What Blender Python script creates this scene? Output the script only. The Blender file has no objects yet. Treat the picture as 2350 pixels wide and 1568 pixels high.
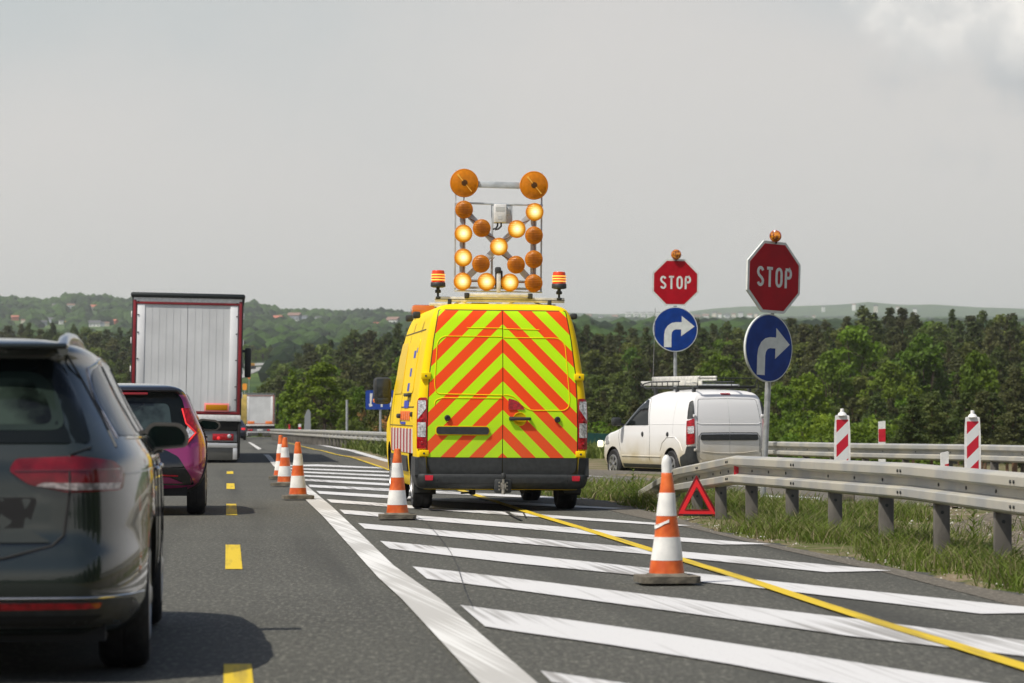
import bpy, bmesh, math, random
from mathutils import Vector, Matrix, noise as mnoise
R = math.radians
rnd = random.Random(7)
sc = bpy.context.scene
C = sc.collection

# ------------------------------------------------------------------ camera, world, sun, exposure
F, UC, VC, HOR, CAMH = 7200.0, 1175.0, 784.0, 947.0, 1.15      # focal length and centre of the 2350 x 1568 picture
PITCH = math.atan((HOR - VC) / F)
cd = bpy.data.cameras.new("camera"); cam = bpy.data.objects.new("camera", cd); C.objects.link(cam)
cam.location = (0, 0, CAMH); cam.rotation_euler = (math.pi / 2 + PITCH, 0, 0)
cd.sensor_width = 36; cd.lens = F / 2350 * 36; cd.clip_start = 0.5; cd.clip_end = 30000
cd.dof.use_dof = True; cd.dof.focus_distance = 36.5; cd.dof.aperture_fstop = 5.6
sc.camera = cam
SUNV = Vector((0.54, 0.38, -1.0)).normalized()                   # the way the light travels
EL = math.asin(-SUNV.z); AZ = math.atan2(-SUNV.x, -SUNV.y)       # azimuth of the sun from +Y towards +X
sd = bpy.data.lights.new("sun", "SUN"); sun = bpy.data.objects.new("sun", sd); C.objects.link(sun)
sd.energy = 4.6; sd.angle = R(0.53); sd.color = (1.0, 0.94, 0.85)
sun.rotation_euler = SUNV.to_track_quat('-Z', 'Y').to_euler(); sun.location = (-30, -20, 60)
w = bpy.data.worlds.new("World"); sc.world = w; w.use_nodes = True
nt = w.node_tree; N = nt.nodes; L = nt.links
for n in list(N): N.remove(n)
def wn(t, **k):
    n = N.new(t)
    for a, b in k.items(): setattr(n, a, b)
    return n
out = wn('ShaderNodeOutputWorld'); bg = wn('ShaderNodeBackground'); L.new(bg.outputs[0], out.inputs[0])
sky = wn('ShaderNodeTexSky', sky_type='NISHITA', sun_disc=False, sun_elevation=EL, sun_rotation=AZ, dust_density=3.0, air_density=1.0, ozone_density=1.0)
sky.altitude = 200
geo = wn('ShaderNodeTexCoord'); sep = wn('ShaderNodeSeparateXYZ'); L.new(geo.outputs['Generated'], sep.inputs[0])
mr = wn('ShaderNodeMapRange', interpolation_type='SMOOTHSTEP'); L.new(sep.outputs['Z'], mr.inputs[0])
mr.inputs[1].default_value = 0.10; mr.inputs[2].default_value = 0.34; mr.inputs[3].default_value = 0.96; mr.inputs[4].default_value = 0.0
mx = wn('ShaderNodeMix', data_type='RGBA'); L.new(mr.outputs[0], mx.inputs[0]); L.new(sky.outputs[0], mx.inputs[6])
mx.inputs[7].default_value = (7.25, 6.98, 6.72, 1)                 # thin high veil, grey-white towards the horizon
# cumulus at the upper right, a thin scrap beside it, soft grey-blue to the upper left
def cloud(dirv, sx, sz, nscale, lo, hi):
    sub = wn('ShaderNodeVectorMath', operation='SUBTRACT'); L.new(geo.outputs['Generated'], sub.inputs[0]); sub.inputs[1].default_value = dirv
    mul = wn('ShaderNodeVectorMath', operation='MULTIPLY'); L.new(sub.outputs[0], mul.inputs[0]); mul.inputs[1].default_value = (1 / sx, 0.0, 1 / sz)
    ln = wn('ShaderNodeVectorMath', operation='LENGTH'); L.new(mul.outputs[0], ln.inputs[0])
    no = wn('ShaderNodeTexNoise'); L.new(geo.outputs['Generated'], no.inputs['Vector']); no.inputs['Scale'].default_value = nscale
    no.inputs['Detail'].default_value = 7; no.inputs['Roughness'].default_value = 0.56
    ma = wn('ShaderNodeMath', operation='MULTIPLY_ADD'); L.new(no.outputs[0], ma.inputs[0]); ma.inputs[1].default_value = 2.1; ma.inputs[2].default_value = -0.55
    s2 = wn('ShaderNodeMath', operation='SUBTRACT'); L.new(ma.outputs[0], s2.inputs[0]); L.new(ln.outputs['Value'], s2.inputs[1])
    m2 = wn('ShaderNodeMapRange', interpolation_type='SMOOTHSTEP'); L.new(s2.outputs[0], m2.inputs[0])
    m2.inputs[1].default_value = lo; m2.inputs[2].default_value = hi
    return m2.outputs[0], no
def pxdir(u, v):
    d = Vector(((u - UC) / F, 1, 0)) + Vector((0, 0, (HOR - v) / F)); return tuple(d.normalized())
c1, n1 = cloud(pxdir(2300, 70), 0.058, 0.042, 36, -0.42, 0.30)
shade = wn('ShaderNodeTexNoise'); shade.inputs['Scale'].default_value = 75; shade.inputs['Detail'].default_value = 5
L.new(geo.outputs['Generated'], shade.inputs['Vector'])
cr = wn('ShaderNodeMapRange'); L.new(shade.outputs[0], cr.inputs[0]); cr.inputs[1].default_value = 0.36; cr.inputs[2].default_value = 0.60; cr.inputs[3].default_value = 0.45
hz = wn('ShaderNodeMapRange'); L.new(sep.outputs['Z'], hz.inputs[0]); hz.inputs[1].default_value = pxdir(2300, 190)[2]; hz.inputs[2].default_value = pxdir(2300, 60)[2]
cm = wn('ShaderNodeMath', operation='MULTIPLY'); L.new(cr.outputs[0], cm.inputs[0]); L.new(hz.outputs[0], cm.inputs[1])
cc = wn('ShaderNodeMix', data_type='RGBA'); L.new(cm.outputs[0], cc.inputs[0]); cc.inputs[6].default_value = (5.5, 5.65, 5.75, 1); cc.inputs[7].default_value = (9.8, 9.5, 9.0, 1)
mx2 = wn('ShaderNodeMix', data_type='RGBA'); L.new(c1, mx2.inputs[0]); L.new(mx.outputs[2], mx2.inputs[6]); L.new(cc.outputs[2], mx2.inputs[7])
c2, n2 = cloud(pxdir(-250, -60), 0.15, 0.05, 5, -0.9, 0.7)
mx3 = wn('ShaderNodeMix', data_type='RGBA'); L.new(c2, mx3.inputs[0]); L.new(mx2.outputs[2], mx3.inputs[6]); mx3.inputs[7].default_value = (4.9, 5.6, 5.8, 1)
c3, n3 = cloud(pxdir(2050, -80), 0.07, 0.028, 6, -0.8, 0.6)
mx4 = wn('ShaderNodeMix', data_type='RGBA'); L.new(c3, mx4.inputs[0]); L.new(mx.outputs[2], mx4.inputs[6]); mx4.inputs[7].default_value = (5.7, 6.1, 6.3, 1)
L.new(mx4.outputs[2], mx2.inputs[6])
L.new(mx3.outputs[2], bg.inputs[0]); bg.inputs[1].default_value = 0.1
sc.view_settings.view_transform = 'Standard'; sc.view_settings.look = 'None'; sc.view_settings.gamma = 1.0
sc.view_settings.exposure = 0.0
try: sc.view_settings.use_curve_mapping = False
except Exception: pass
sc.cycles.use_denoising = True; sc.cycles.max_bounces = 8; sc.cycles.transparent_max_bounces = 8
sc.cycles.sample_clamp_indirect = 6; sc.cycles.volume_bounces = 1

# ------------------------------------------------------------------ helpers
def interp(x, pts):
    if x <= pts[0][0]: return pts[0][1]
    for (a, b), (c, d) in zip(pts, pts[1:]):
        if x <= c: return b + (d - b) * (x - a) / (c - a)
    return pts[-1][1]
def sm(a, b, x):
    t = min(1, max(0, (x - a) / (b - a))); return t * t * (3 - 2 * t)
MAIN = [(-400, 0), (95, 0), (205, -.7), (277, -1.0), (330, -2.6), (430, -7), (560, -8), (700, -3), (900, 6), (1200, 16), (1400, 24), (1800, 38)]
RIGHT = [(-400, 0), (36, 0), (50, -.15), (62, -.22), (75, -.35), (100, -.8), (160, -1.9), (250, -4.5), (350, -3), (520, 3), (700, 10), (1000, 20)]
LEFT = [(-400, 0), (100, 0), (300, -2), (450, 0), (700, 6), (900, 12), (1300, 22)]
CREST = [(-900, 690), (0, 697), (100, 707), (170, 693), (300, 700), (470, 705), (590, 708), (650, 727), (800, 727), (870, 722), (910, 729), (1050, 732), (1300, 738), (1500, 745)]
FAR = [(1000, 725), (1310, 718), (1400, 721), (1560, 717), (1630, 709), (1700, 704), (1760, 703), (1830, 703), (1937, 697), (1992, 692), (2055, 698), (2130, 697), (2214, 703), (2350, 709), (2800, 700)]
def cmain(Y): return -3.2 - .0907 * Y if Y < 500 else -3.2 - 45.35 - (Y - 500) * .075
def HG(x, Y):
    m = interp(Y, MAIN); r = interp(Y, RIGHT); l = interp(Y, LEFT)
    c = cmain(Y); half = 16 + .02 * max(Y, 0)
    xr = 2.4 if Y < 44 else (1.0 if Y < 60 else max(c + 11 + .03 * Y, 1.0 - (Y - 60) * .07))
    wr = sm(xr, xr + 2 + Y * .03, x); wl = sm(-c + half, -c + half + 8 + .06 * max(Y, 0), -x)
    z = m * (1 - wr) * (1 - wl) + r * wr + l * wl
    if Y > 480:
        u = UC + F * x / Y
        vl = interp(Y, [(480, 946), (900, 860), (1300, 831), (2000, 802), (3000, 760), (4200, interp(u, CREST)), (4600, interp(u, CREST) + 4), (5400, 800), (13000, 760)])
        vr = interp(Y, [(480, 925), (700, 856), (1000, 800), (2000, 765), (4000, 745), (7000, 735), (9000, 731), (10500, interp(u, FAR)), (11200, interp(u, FAR) + 5), (13000, 745)])
        k = sm(1050, 1250, u)
        if Y > 4600: k = max(k, sm(4600, 6000, Y))
        v = vl * (1 - k) + vr * k
        zf = CAMH + (HOR - v) / F * Y
        t = sm(480, 700, Y)
        cor = (1 - sm(half, half + 30 + .05 * Y, abs(x - c))) * (1 - sm(1300, 1700, Y))
        z = z * (1 - t) + (m * cor + zf * (1 - cor)) * t
        if Y > 900: z += (mnoise.noise((x / 260, Y / 260, 3.1)) * 5 + mnoise.noise((x / 90, Y / 90, 7.7)) * 1.6) * sm(900, 1600, Y)
    return z
def G(u, v, z=0.0):                                                # picture point on a level plane
    Y = (z - CAMH) / ((HOR - v) / F); return ((u - UC) / F * Y, Y, z)
def GH(u, v):                                                      # picture point on the ground
    a, b = 10.0, 4000.0; sl = (HOR - v) / F; prev = a
    Y = a
    while Y < b:
        if CAMH + sl * Y < HG((u - UC) / F * Y, Y): break
        prev = Y; Y *= 1.02
    lo, hi = prev, Y
    for _ in range(24):
        mid = (lo + hi) / 2
        if CAMH + sl * mid < HG((u - UC) / F * mid, mid): hi = mid
        else: lo = mid
    return ((u - UC) / F * hi, hi)
def AT(u, v, Y): return Vector(((u - UC) / F * Y, Y, CAMH + (HOR - v) / F * Y))

MATS = {}
def mat(name, col, rough=.5, metal=0., coat=0., var=.0, vscale=8., bump=0., bscale=60., emit=None, spec=.5, stretch=None, alpha=None, trans=0., col2=None, lo=.4, hi=.6, coatr=.03, rnd_obj=0.):
    if name in MATS: return MATS[name]
    m = bpy.data.materials.new(name); m.use_nodes = True; nt = m.node_tree; b = nt.nodes['Principled BSDF']
    b.inputs['Base Color'].default_value = (*col, 1); b.inputs['Roughness'].default_value = rough; b.inputs['Metallic'].default_value = metal
    b.inputs['Coat Weight'].default_value = coat; b.inputs['Coat Roughness'].default_value = coatr; b.inputs['Specular IOR Level'].default_value = spec
    b.inputs['Transmission Weight'].default_value = trans
    tc = nt.nodes.new('ShaderNodeTexCoord'); vec = tc.outputs['Object']
    if stretch:
        mp = nt.nodes.new('ShaderNodeMapping'); mp.inputs['Scale'].default_value = stretch; nt.links.new(vec, mp.inputs[0]); vec = mp.outputs[0]
    last = None
    if var or col2:
        no = nt.nodes.new('ShaderNodeTexNoise'); no.inputs['Scale'].default_value = vscale; no.inputs['Detail'].default_value = 6; nt.links.new(vec, no.inputs['Vector'])
        r = nt.nodes.new('ShaderNodeMapRange'); r.inputs[1].default_value = lo; r.inputs[2].default_value = hi; nt.links.new(no.outputs[0], r.inputs[0])
        mxn = nt.nodes.new('ShaderNodeMix'); mxn.data_type = 'RGBA'; nt.links.new(r.outputs[0], mxn.inputs[0])
        mxn.inputs[6].default_value = (*[c * (1 - var) for c in col], 1); mxn.inputs[7].default_value = (*(col2 or [min(1, c * (1 + var)) for c in col]), 1)
        last = mxn.outputs[2]
    if rnd_obj:
        oi = nt.nodes.new('ShaderNodeObjectInfo'); hs = nt.nodes.new('ShaderNodeHueSaturation')
        r1 = nt.nodes.new('ShaderNodeMapRange'); r1.inputs[3].default_value = 1 - rnd_obj; r1.inputs[4].default_value = 1 + rnd_obj; nt.links.new(oi.outputs['Random'], r1.inputs[0])
        nt.links.new(r1.outputs[0], hs.inputs['Value']); r2 = nt.nodes.new('ShaderNodeMapRange'); r2.inputs[3].default_value = .485; r2.inputs[4].default_value = .515
        mm = nt.nodes.new('ShaderNodeMath'); mm.operation = 'FRACT'; m7 = nt.nodes.new('ShaderNodeMath'); m7.operation = 'MULTIPLY'; m7.inputs[1].default_value = 7.3
        nt.links.new(oi.outputs['Random'], m7.inputs[0]); nt.links.new(m7.outputs[0], mm.inputs[0]); nt.links.new(mm.outputs[0], r2.inputs[0]); nt.links.new(r2.outputs[0], hs.inputs['Hue'])
        if last: nt.links.new(last, hs.inputs['Color'])
        else: hs.inputs['Color'].default_value = (*col, 1)
        last = hs.outputs[0]
    if last: nt.links.new(last, b.inputs['Base Color'])
    if bump:
        n2 = nt.nodes.new('ShaderNodeTexNoise'); n2.inputs['Scale'].default_value = bscale; n2.inputs['Detail'].default_value = 4; nt.links.new(vec, n2.inputs['Vector'])
        bp = nt.nodes.new('ShaderNodeBump'); bp.inputs['Strength'].default_value = bump; bp.inputs['Distance'].default_value = .02
        nt.links.new(n2.outputs[0], bp.inputs['Height']); nt.links.new(bp.outputs[0], b.inputs['Normal'])
    if emit:
        b.inputs['Emission Color'].default_value = (*emit[:3], 1); b.inputs['Emission Strength'].default_value = emit[3]
    MATS[name] = m; return m

class MB:
    def __init__(s): s.v = []; s.f = []; s.m = []; s.mi = 0
    def add(s, vs, fs, mi=None):
        o = len(s.v); s.v += [tuple(p) for p in vs]; s.f += [tuple(i + o for i in f) for f in fs]; s.m += [s.mi if mi is None else mi] * len(fs)
        return s
    def box(s, a, b, M=None, mi=None):
        x0, y0, z0 = a; x1, y1, z1 = b
        vs = [Vector(p) for p in ((x0,y0,z0),(x1,y0,z0),(x1,y1,z0),(x0,y1,z0),(x0,y0,z1),(x1,y0,z1),(x1,y1,z1),(x0,y1,z1))]
        if M is not None: vs = [M @ p for p in vs]
        return s.add(vs, [(0,3,2,1),(4,5,6,7),(0,1,5,4),(1,2,6,5),(2,3,7,6),(3,0,4,7)], mi)
    def bbox(s, a, b, r=.01, mi=None, M=None):                     # bevelled box
        bm = bmesh.new(); bmesh.ops.create_cube(bm, size=1)
        for v in bm.verts: v.co = Vector([a[i] + (b[i] - a[i]) * (v.co[i] + .5) for i in range(3)])
        r = min(r, *[abs(b[i] - a[i]) * .45 for i in range(3)])
        bmesh.ops.bevel(bm, geom=list(bm.edges), offset=r, segments=2, affect='EDGES', profile=.5)
        if M is not None: bm.transform(M)
        return s.bm(bm, mi)
    def bm(s, bm, mi=None):
        bm.verts.index_update(); vs = [v.co.copy() for v in bm.verts]; fs = [[v.index for v in f.verts] for f in bm.faces]; bm.free()
        return s.add(vs, fs, mi)
    def tube(s, p, q, r, r2=None, n=12, cap=True, mi=None):
        p, q = Vector(p), Vector(q); r2 = r if r2 is None else r2; d = (q - p)
        if d.length < 1e-7: return s
        d.normalize(); a = d.orthogonal().normalized(); b = d.cross(a)
        vs = []
        for (c, rr) in ((p, r), (q, r2)):
            for i in range(n):
                t = 2 * math.pi * i / n; vs.append(c + a * math.cos(t) * rr + b * math.sin(t) * rr)
        fs = [(i, (i + 1) % n, n + (i + 1) % n, n + i) for i in range(n)]
        if cap: fs += [tuple(range(n - 1, -1, -1)), tuple(range(n, 2 * n))]
        return s.add(vs, fs, mi)
    def path(s, pts, r, n=8, closed=False, mi=None):
        pts = [Vector(p) for p in pts]; m = len(pts); vs = []; ref = None
        for i, p in enumerate(pts):
            a = pts[(i - 1) % m] if (closed or i > 0) else p; b = pts[(i + 1) % m] if (closed or i < m - 1) else p
            d = (b - a).normalized()
            if ref is None: ref = d.orthogonal().normalized()
            ref = (ref - d * ref.dot(d)).normalized(); bb = d.cross(ref)
            for k in range(n):
                t = 2 * math.pi * k / n; vs.append(p + ref * math.cos(t) * r + bb * math.sin(t) * r)
        fs = []
        for i in range(m if closed else m - 1):
            j = (i + 1) % m
            for k in range(n): fs.append((i*n+k, i*n+(k+1)%n, j*n+(k+1)%n, j*n+k))
        if not closed: fs += [tuple(range(n-1,-1,-1)), tuple((m-1)*n+k for k in range(n))]
        return s.add(vs, fs, mi)
    def lathe(s, prof, n=32, M=None, mis=None, mi=None, cap=True):  # profile of (radius, z) about z
        vs = []; fs = []; ms = []
        for (r, z) in prof:
            for k in range(n):
                t = 2 * math.pi * k / n; vs.append(Vector((r * math.cos(t), r * math.sin(t), z)))
        for i in range(len(prof) - 1):
            for k in range(n):
                fs.append((i*n+k, i*n+(k+1)%n, (i+1)*n+(k+1)%n, (i+1)*n+k)); ms.append(mis[i] if mis else (s.mi if mi is None else mi))
        if cap:
            fs += [tuple(range(n-1,-1,-1)), tuple((len(prof)-1)*n+k for k in range(n))]; ms += [ms[0], ms[-1]]
        if M is not None: vs = [M @ p for p in vs]
        o = len(s.v); s.v += [tuple(p) for p in vs]; s.f += [tuple(i+o for i in f) for f in fs]; s.m += ms
        return s
    def prism(s, poly, d, M, mi=None):                              # 2D polygon in local xy, thickness d along local z
        n = len(poly); vs = [M @ Vector((x, y, 0)) for x, y in poly] + [M @ Vector((x, y, d)) for x, y in poly]
        return s.add(vs, [tuple(range(n-1,-1,-1)), tuple(range(n, 2*n))] + [(i,(i+1)%n,n+(i+1)%n,n+i) for i in range(n)], mi)
    def panel(s, poly, fn, off=.004, base=-.004, maxl=.12, mi=None, hole=None):
        bm = bmesh.new(); vs = [bm.verts.new((a, b, 0)) for a, b in poly]
        if hole:
            e = [bm.edges.new((vs[i], vs[(i+1) % len(vs)])) for i in range(len(vs))]
            hv = [bm.verts.new((a, b, 0)) for a, b in hole]; e += [bm.edges.new((hv[i], hv[(i+1) % len(hv)])) for i in range(len(hv))]
            bmesh.ops.triangle_fill(bm, edges=e, use_beauty=True)
        else:
            bm.faces.new(vs); bmesh.ops.triangulate(bm, faces=list(bm.faces))
        for _ in range(7):
            le = [e for e in bm.edges if e.calc_length() > maxl]
            if not le: break
            bmesh.ops.subdivide_edges(bm, edges=le, cuts=1); bmesh.ops.triangulate(bm, faces=[f for f in bm.faces if len(f.verts) > 3])
        for f in bm.faces:
            f.normal_update()
            if f.normal.z < 0: f.normal_flip()
        be = [e for e in bm.edges if len(e.link_faces) == 1]
        top = set(bm.verts)
        ex = bmesh.ops.extrude_edge_only(bm, edges=be)
        low = {g for g in ex['geom'] if isinstance(g, bmesh.types.BMVert)}
        for v in bm.verts:
            v.co = Vector(fn(v.co.x, v.co.y, base if v in low else off))
        bmesh.ops.recalc_face_normals(bm, faces=list(bm.faces))
        return s.bm(bm, mi)
    def build(s, name, mats, parent=None, loc=None, smooth=True, ang=38, flip=False):
        me = bpy.data.meshes.new(name); me.from_pydata(s.v, [], s.f); me.update()
        mats = mats if isinstance(mats, (list, tuple)) else [mats]
        for m in mats: me.materials.append(m)
        me.polygons.foreach_set('material_index', s.m)
        if smooth:
            me.polygons.foreach_set('use_smooth', [True] * len(s.f))
            try: me.set_sharp_from_angle(angle=R(ang))
            except Exception: pass
        o = bpy.data.objects.new(name, me); C.objects.link(o)
        if parent is not None: o.parent = parent
        if loc is not None: o.location = loc
        return o
def tag(o, label=None, cat=None, group=None, kind=None):
    if label: o['label'] = label
    if cat: o['category'] = cat
    if group: o['group'] = group
    if kind: o['kind'] = kind
    return o
def empty(name, loc=(0, 0, 0), rz=0., label=None, cat=None, group=None, parent=None, rot=None):
    o = bpy.data.objects.new(name, None); C.objects.link(o); o.empty_display_size = .2
    o.location = loc; o.rotation_euler = rot if rot else (0, 0, rz)
    if parent is not None: o.parent = parent
    return tag(o, label, cat, group)
def copy_tree(o, parent=None):
    c = o.copy(); C.objects.link(c); c.parent = parent
    for ch in list(o.children): copy_tree(ch, c)
    return c
def arc(cx, cy, r, a0, a1, n=6): return [(cx + r * math.cos(R(a0 + (a1 - a0) * i / n)), cy + r * math.sin(R(a0 + (a1 - a0) * i / n))) for i in range(n + 1)]
def rr(x0, y0, x1, y1, r, n=4):
    return arc(x1-r, y0+r, r, -90, 0, n) + arc(x1-r, y1-r, r, 0, 90, n) + arc(x0+r, y1-r, r, 90, 180, n) + arc(x0+r, y0+r, r, 180, 270, n)
def rpoly(poly, r, n=4):                                            # round the corners of any polygon
    out = []; m = len(poly)
    for i in range(m):
        a, b, c = Vector(poly[i-1]), Vector(poly[i]), Vector(poly[(i+1) % m])
        rad = r[i] if isinstance(r, (list, tuple)) else r
        if rad <= 0: out.append(tuple(b)); continue
        d1, d2 = (a - b), (c - b); k = min(rad, d1.length * .48, d2.length * .48); p, q = b + d1.normalized() * k, b + d2.normalized() * k
        for j in range(n + 1):
            t = j / n; out.append(tuple(p * (1-t)**2 + b * 2*t*(1-t) + q * t*t))
    return out
def pchip(pts):
    xs = [p[0] for p in pts]; ys = [p[1] for p in pts]; n = len(xs); h = [xs[i+1]-xs[i] for i in range(n-1)]; d = [(ys[i+1]-ys[i])/h[i] for i in range(n-1)]
    m = [d[0]] + [0 if d[i-1]*d[i] <= 0 else 2*d[i-1]*d[i]/(d[i-1]+d[i]) for i in range(1, n-1)] + [d[-1]]
    def f(x):
        if x <= xs[0]: return ys[0]
        if x >= xs[-1]: return ys[-1]
        i = 0
        while x > xs[i+1]: i += 1
        t = (x-xs[i])/h[i]
        return ys[i]*(1+2*t)*(1-t)**2 + m[i]*h[i]*t*(1-t)**2 + ys[i+1]*t*t*(3-2*t) + m[i+1]*h[i]*t*t*(t-1)
    return f
class Body:                                                          # a vehicle body as a stack of level outlines; rear at y = 0, forward +y
    def __init__(s, W, Y0, Y1, rr, rf, bulge=.0, k=1.):
        s.k = k
        s.W, s.Y0, s.Y1 = pchip(W), pchip(Y0), pchip(Y1); s.zmin, s.zmax = W[0][0], W[-1][0]; s.rr = pchip(rr) if isinstance(rr, list) else (lambda z: rr); s.rf = rf; s.b = bulge
    def ry(s, x, z):
        w = s.W(z); r = min(s.rr(z), w * .9); x = min(abs(x), w * .9995); b = s.b
        if x <= w - r: return s.Y0(z) + b * (x / w) ** 2
        return s.Y0(z) + b * ((w - r) / w) ** 2 + (r - math.sqrt(max(0, r * r - (x - w + r) ** 2))) * s.k
    def sx(s, y, z):
        w = s.W(z); r = min(s.rr(z), w * .9); yb = s.Y0(z) + s.b * ((w - r) / w) ** 2
        if y < yb + r * s.k: return w - r + math.sqrt(max(0, r * r - ((yb + r * s.k - max(y, yb)) / s.k) ** 2))
        rf = min(s.rf, w * .9, (s.Y1(z) - yb) * .45); yf = s.Y1(z)
        if y > yf - rf: return w - rf + math.sqrt(max(0, rf * rf - (min(y, yf) - yf + rf) ** 2))
        return w
    def rear(s, x, z, o): return (x, s.ry(x, z) - o, z)
    def left(s, y, z, o): return (-s.sx(y, z) - o, y, z)
    def right(s, y, z, o): return (s.sx(y, z) + o, y, z)
    def mesh(s, mb, zs, nside=10):
        rows = []
        for z in zs:
            w = s.W(z); r = min(s.rr(z), w * .9); y0 = s.Y0(z); y1 = s.Y1(z); yb = y0 + s.b * ((w - r) / w) ** 2
            rf = min(s.rf, w * .9, (y1 - yb) * .45); h = []
            for i in range(6): x = (w - r) * i / 6; h.append((x, y0 + s.b * (x / w) ** 2))
            for i in range(13): t = math.pi / 2 * i / 12; h.append((w - r + r * math.sin(t), yb + (r - r * math.cos(t)) * s.k))
            for i in range(1, nside): h.append((w, yb + r * s.k + (y1 - rf - yb - r * s.k) * i / nside))
            for i in range(9): t = math.pi / 2 * i / 8; h.append((w - rf + rf * math.cos(t), y1 - rf + rf * math.sin(t)))
            for i in range(1, 5): h.append(((w - rf) * (1 - i / 5), y1))
            full = h + [(0, y1)] + [(-x, y) for x, y in reversed(h[1:])]
            rows.append([(x, y, z) for x, y in full])
        n = len(rows[0]); vs = [p for r_ in rows for p in r_]; fs = []
        for i in range(len(rows) - 1):
            for k in range(n): fs.append((i*n+k, i*n+(k+1)%n, (i+1)*n+(k+1)%n, (i+1)*n+k))
        fs += [tuple(range(n-1,-1,-1)), tuple((len(rows)-1)*n+k for k in range(n))]
        return mb.add(vs, fs)
    def levels(s, n=34):
        a, b = s.zmin, s.zmax; return [a + (b - a) * (1 - (1 - i / n) ** 1.6) for i in range(n + 1)]
def cut(o, cyls, m):                                                 # wheel arches: subtract cylinders (x0,x1,y,z,r)
    mb = MB()
    for (x0, x1, y, z, r) in cyls: mb.tube((x0, y, z), (x1, y, z), r, n=40)
    c = mb.build('cutter', m, o.parent); o.data.materials.append(m)
    md = o.modifiers.new('b', 'BOOLEAN'); md.operation = 'DIFFERENCE'; md.solver = 'EXACT'; md.object = c
    try: md.material_mode = 'TRANSFER'
    except Exception: pass
    dg = bpy.context.evaluated_depsgraph_get(); me = bpy.data.meshes.new_from_object(o.evaluated_get(dg)); o.modifiers.clear(); o.data = me
    try: me.set_sharp_from_angle(angle=R(38))
    except Exception: pass
    bpy.data.objects.remove(c)
def wheel(parent, x, y, r, wd, side, tyre, rim, spokes=5, rr_=.62, label=None):
    t = MB(); M = Matrix.Translation((x, y, r)) @ Matrix.Rotation(R(90), 4, 'Y')
    hw = wd / 2
    t.lathe([(r*rr_, -hw*.8), (r*.9, -hw), (r*.975, -hw*.82), (r, -hw*.55), (r, -hw*.1), (r*.985, -hw*.08), (r*.985, hw*.08), (r, hw*.1), (r, hw*.55), (r*.975, hw*.82), (r*.9, hw), (r*rr_, hw*.8)], 40, M, cap=True)
    o = t.build('wheel', tyre, parent)
    m = MB(); f = side * (hw * .72); M2 = Matrix.Translation((x + f, y, r)) @ Matrix.Rotation(R(90 * side), 4, 'Y')
    m.lathe([(r*rr_*.86, .0), (r*rr_*1.02, .012), (r*rr_*1.02, .03), (r*rr_*.93, .034), (r*rr_*.88, .01)], 36, M2, cap=False)
    m.lathe([(r*.15, .0), (r*.16, .03), (r*.10, .04)], 16, M2)
    for k in range(spokes):
        Mk = M2 @ Matrix.Rotation(2 * math.pi * k / spokes, 4, 'Z')
        m.prism([(r*.1, -r*.07), (r*rr_*.95, -r*.10), (r*rr_*.95, r*.10), (r*.1, r*.07)], .02, Mk @ Matrix.Translation((0, 0, .008)))
    m.lathe([(r*rr_*.99, -.02), (r*.05, -.018)], 24, M2, mi=1)
    m.build('rim', [rim, MATS['rubber']], o)
    return o
# ------------------------------------------------------------------ materials
RUB = mat('rubber', (.018, .018, .019), .75, var=.3, vscale=14, bump=.2, bscale=80)
TRIM = mat('black_plastic', (.028, .031, .031), .55, var=.15, vscale=20, bump=.1, bscale=300)
DARK = mat('dark_underside', (.008, .008, .008), .8)
GLASS = mat('dark_glass', (.008, .011, .011), .04, spec=.5)
BACKGLASS = mat('rear_glass', (.005, .007, .007), .06, spec=.22)
STEEL = mat('galvanised_steel', (.40, .405, .39), .5, .15, var=.14, vscale=1.6, bump=.03, bscale=30, col2=(.46, .44, .37))
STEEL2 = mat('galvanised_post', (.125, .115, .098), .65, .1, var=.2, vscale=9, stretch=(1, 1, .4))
GALV = mat('grey_zinc_tube', (.42, .44, .45), .45, .5, var=.12, vscale=12)
ALU = mat('aluminium', (.70, .69, .63), .38, .15, var=.12, vscale=10)
CHROME = mat('chrome', (.75, .75, .75), .12, 1.)
RIM = mat('alloy_rim', (.42, .42, .41), .38, .8, var=.15, vscale=12)
REDL = mat('red_lens', (.36, .006, .012), .2, coat=.3, var=.3, vscale=30)
REDG = mat('red_lens_lit', (.8, .02, .02), .12, coat=1, emit=(1, .03, .03, .35))
CLR = mat('clear_lens', (.62, .62, .62), .12, .35, coat=1, var=.35, vscale=45)
WHITEP = mat('white_plastic', (.74, .74, .72), .45, var=.08, vscale=15)
REDP = mat('red_reflective', (.55, .012, .03), .35, var=.12, vscale=14)

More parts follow.
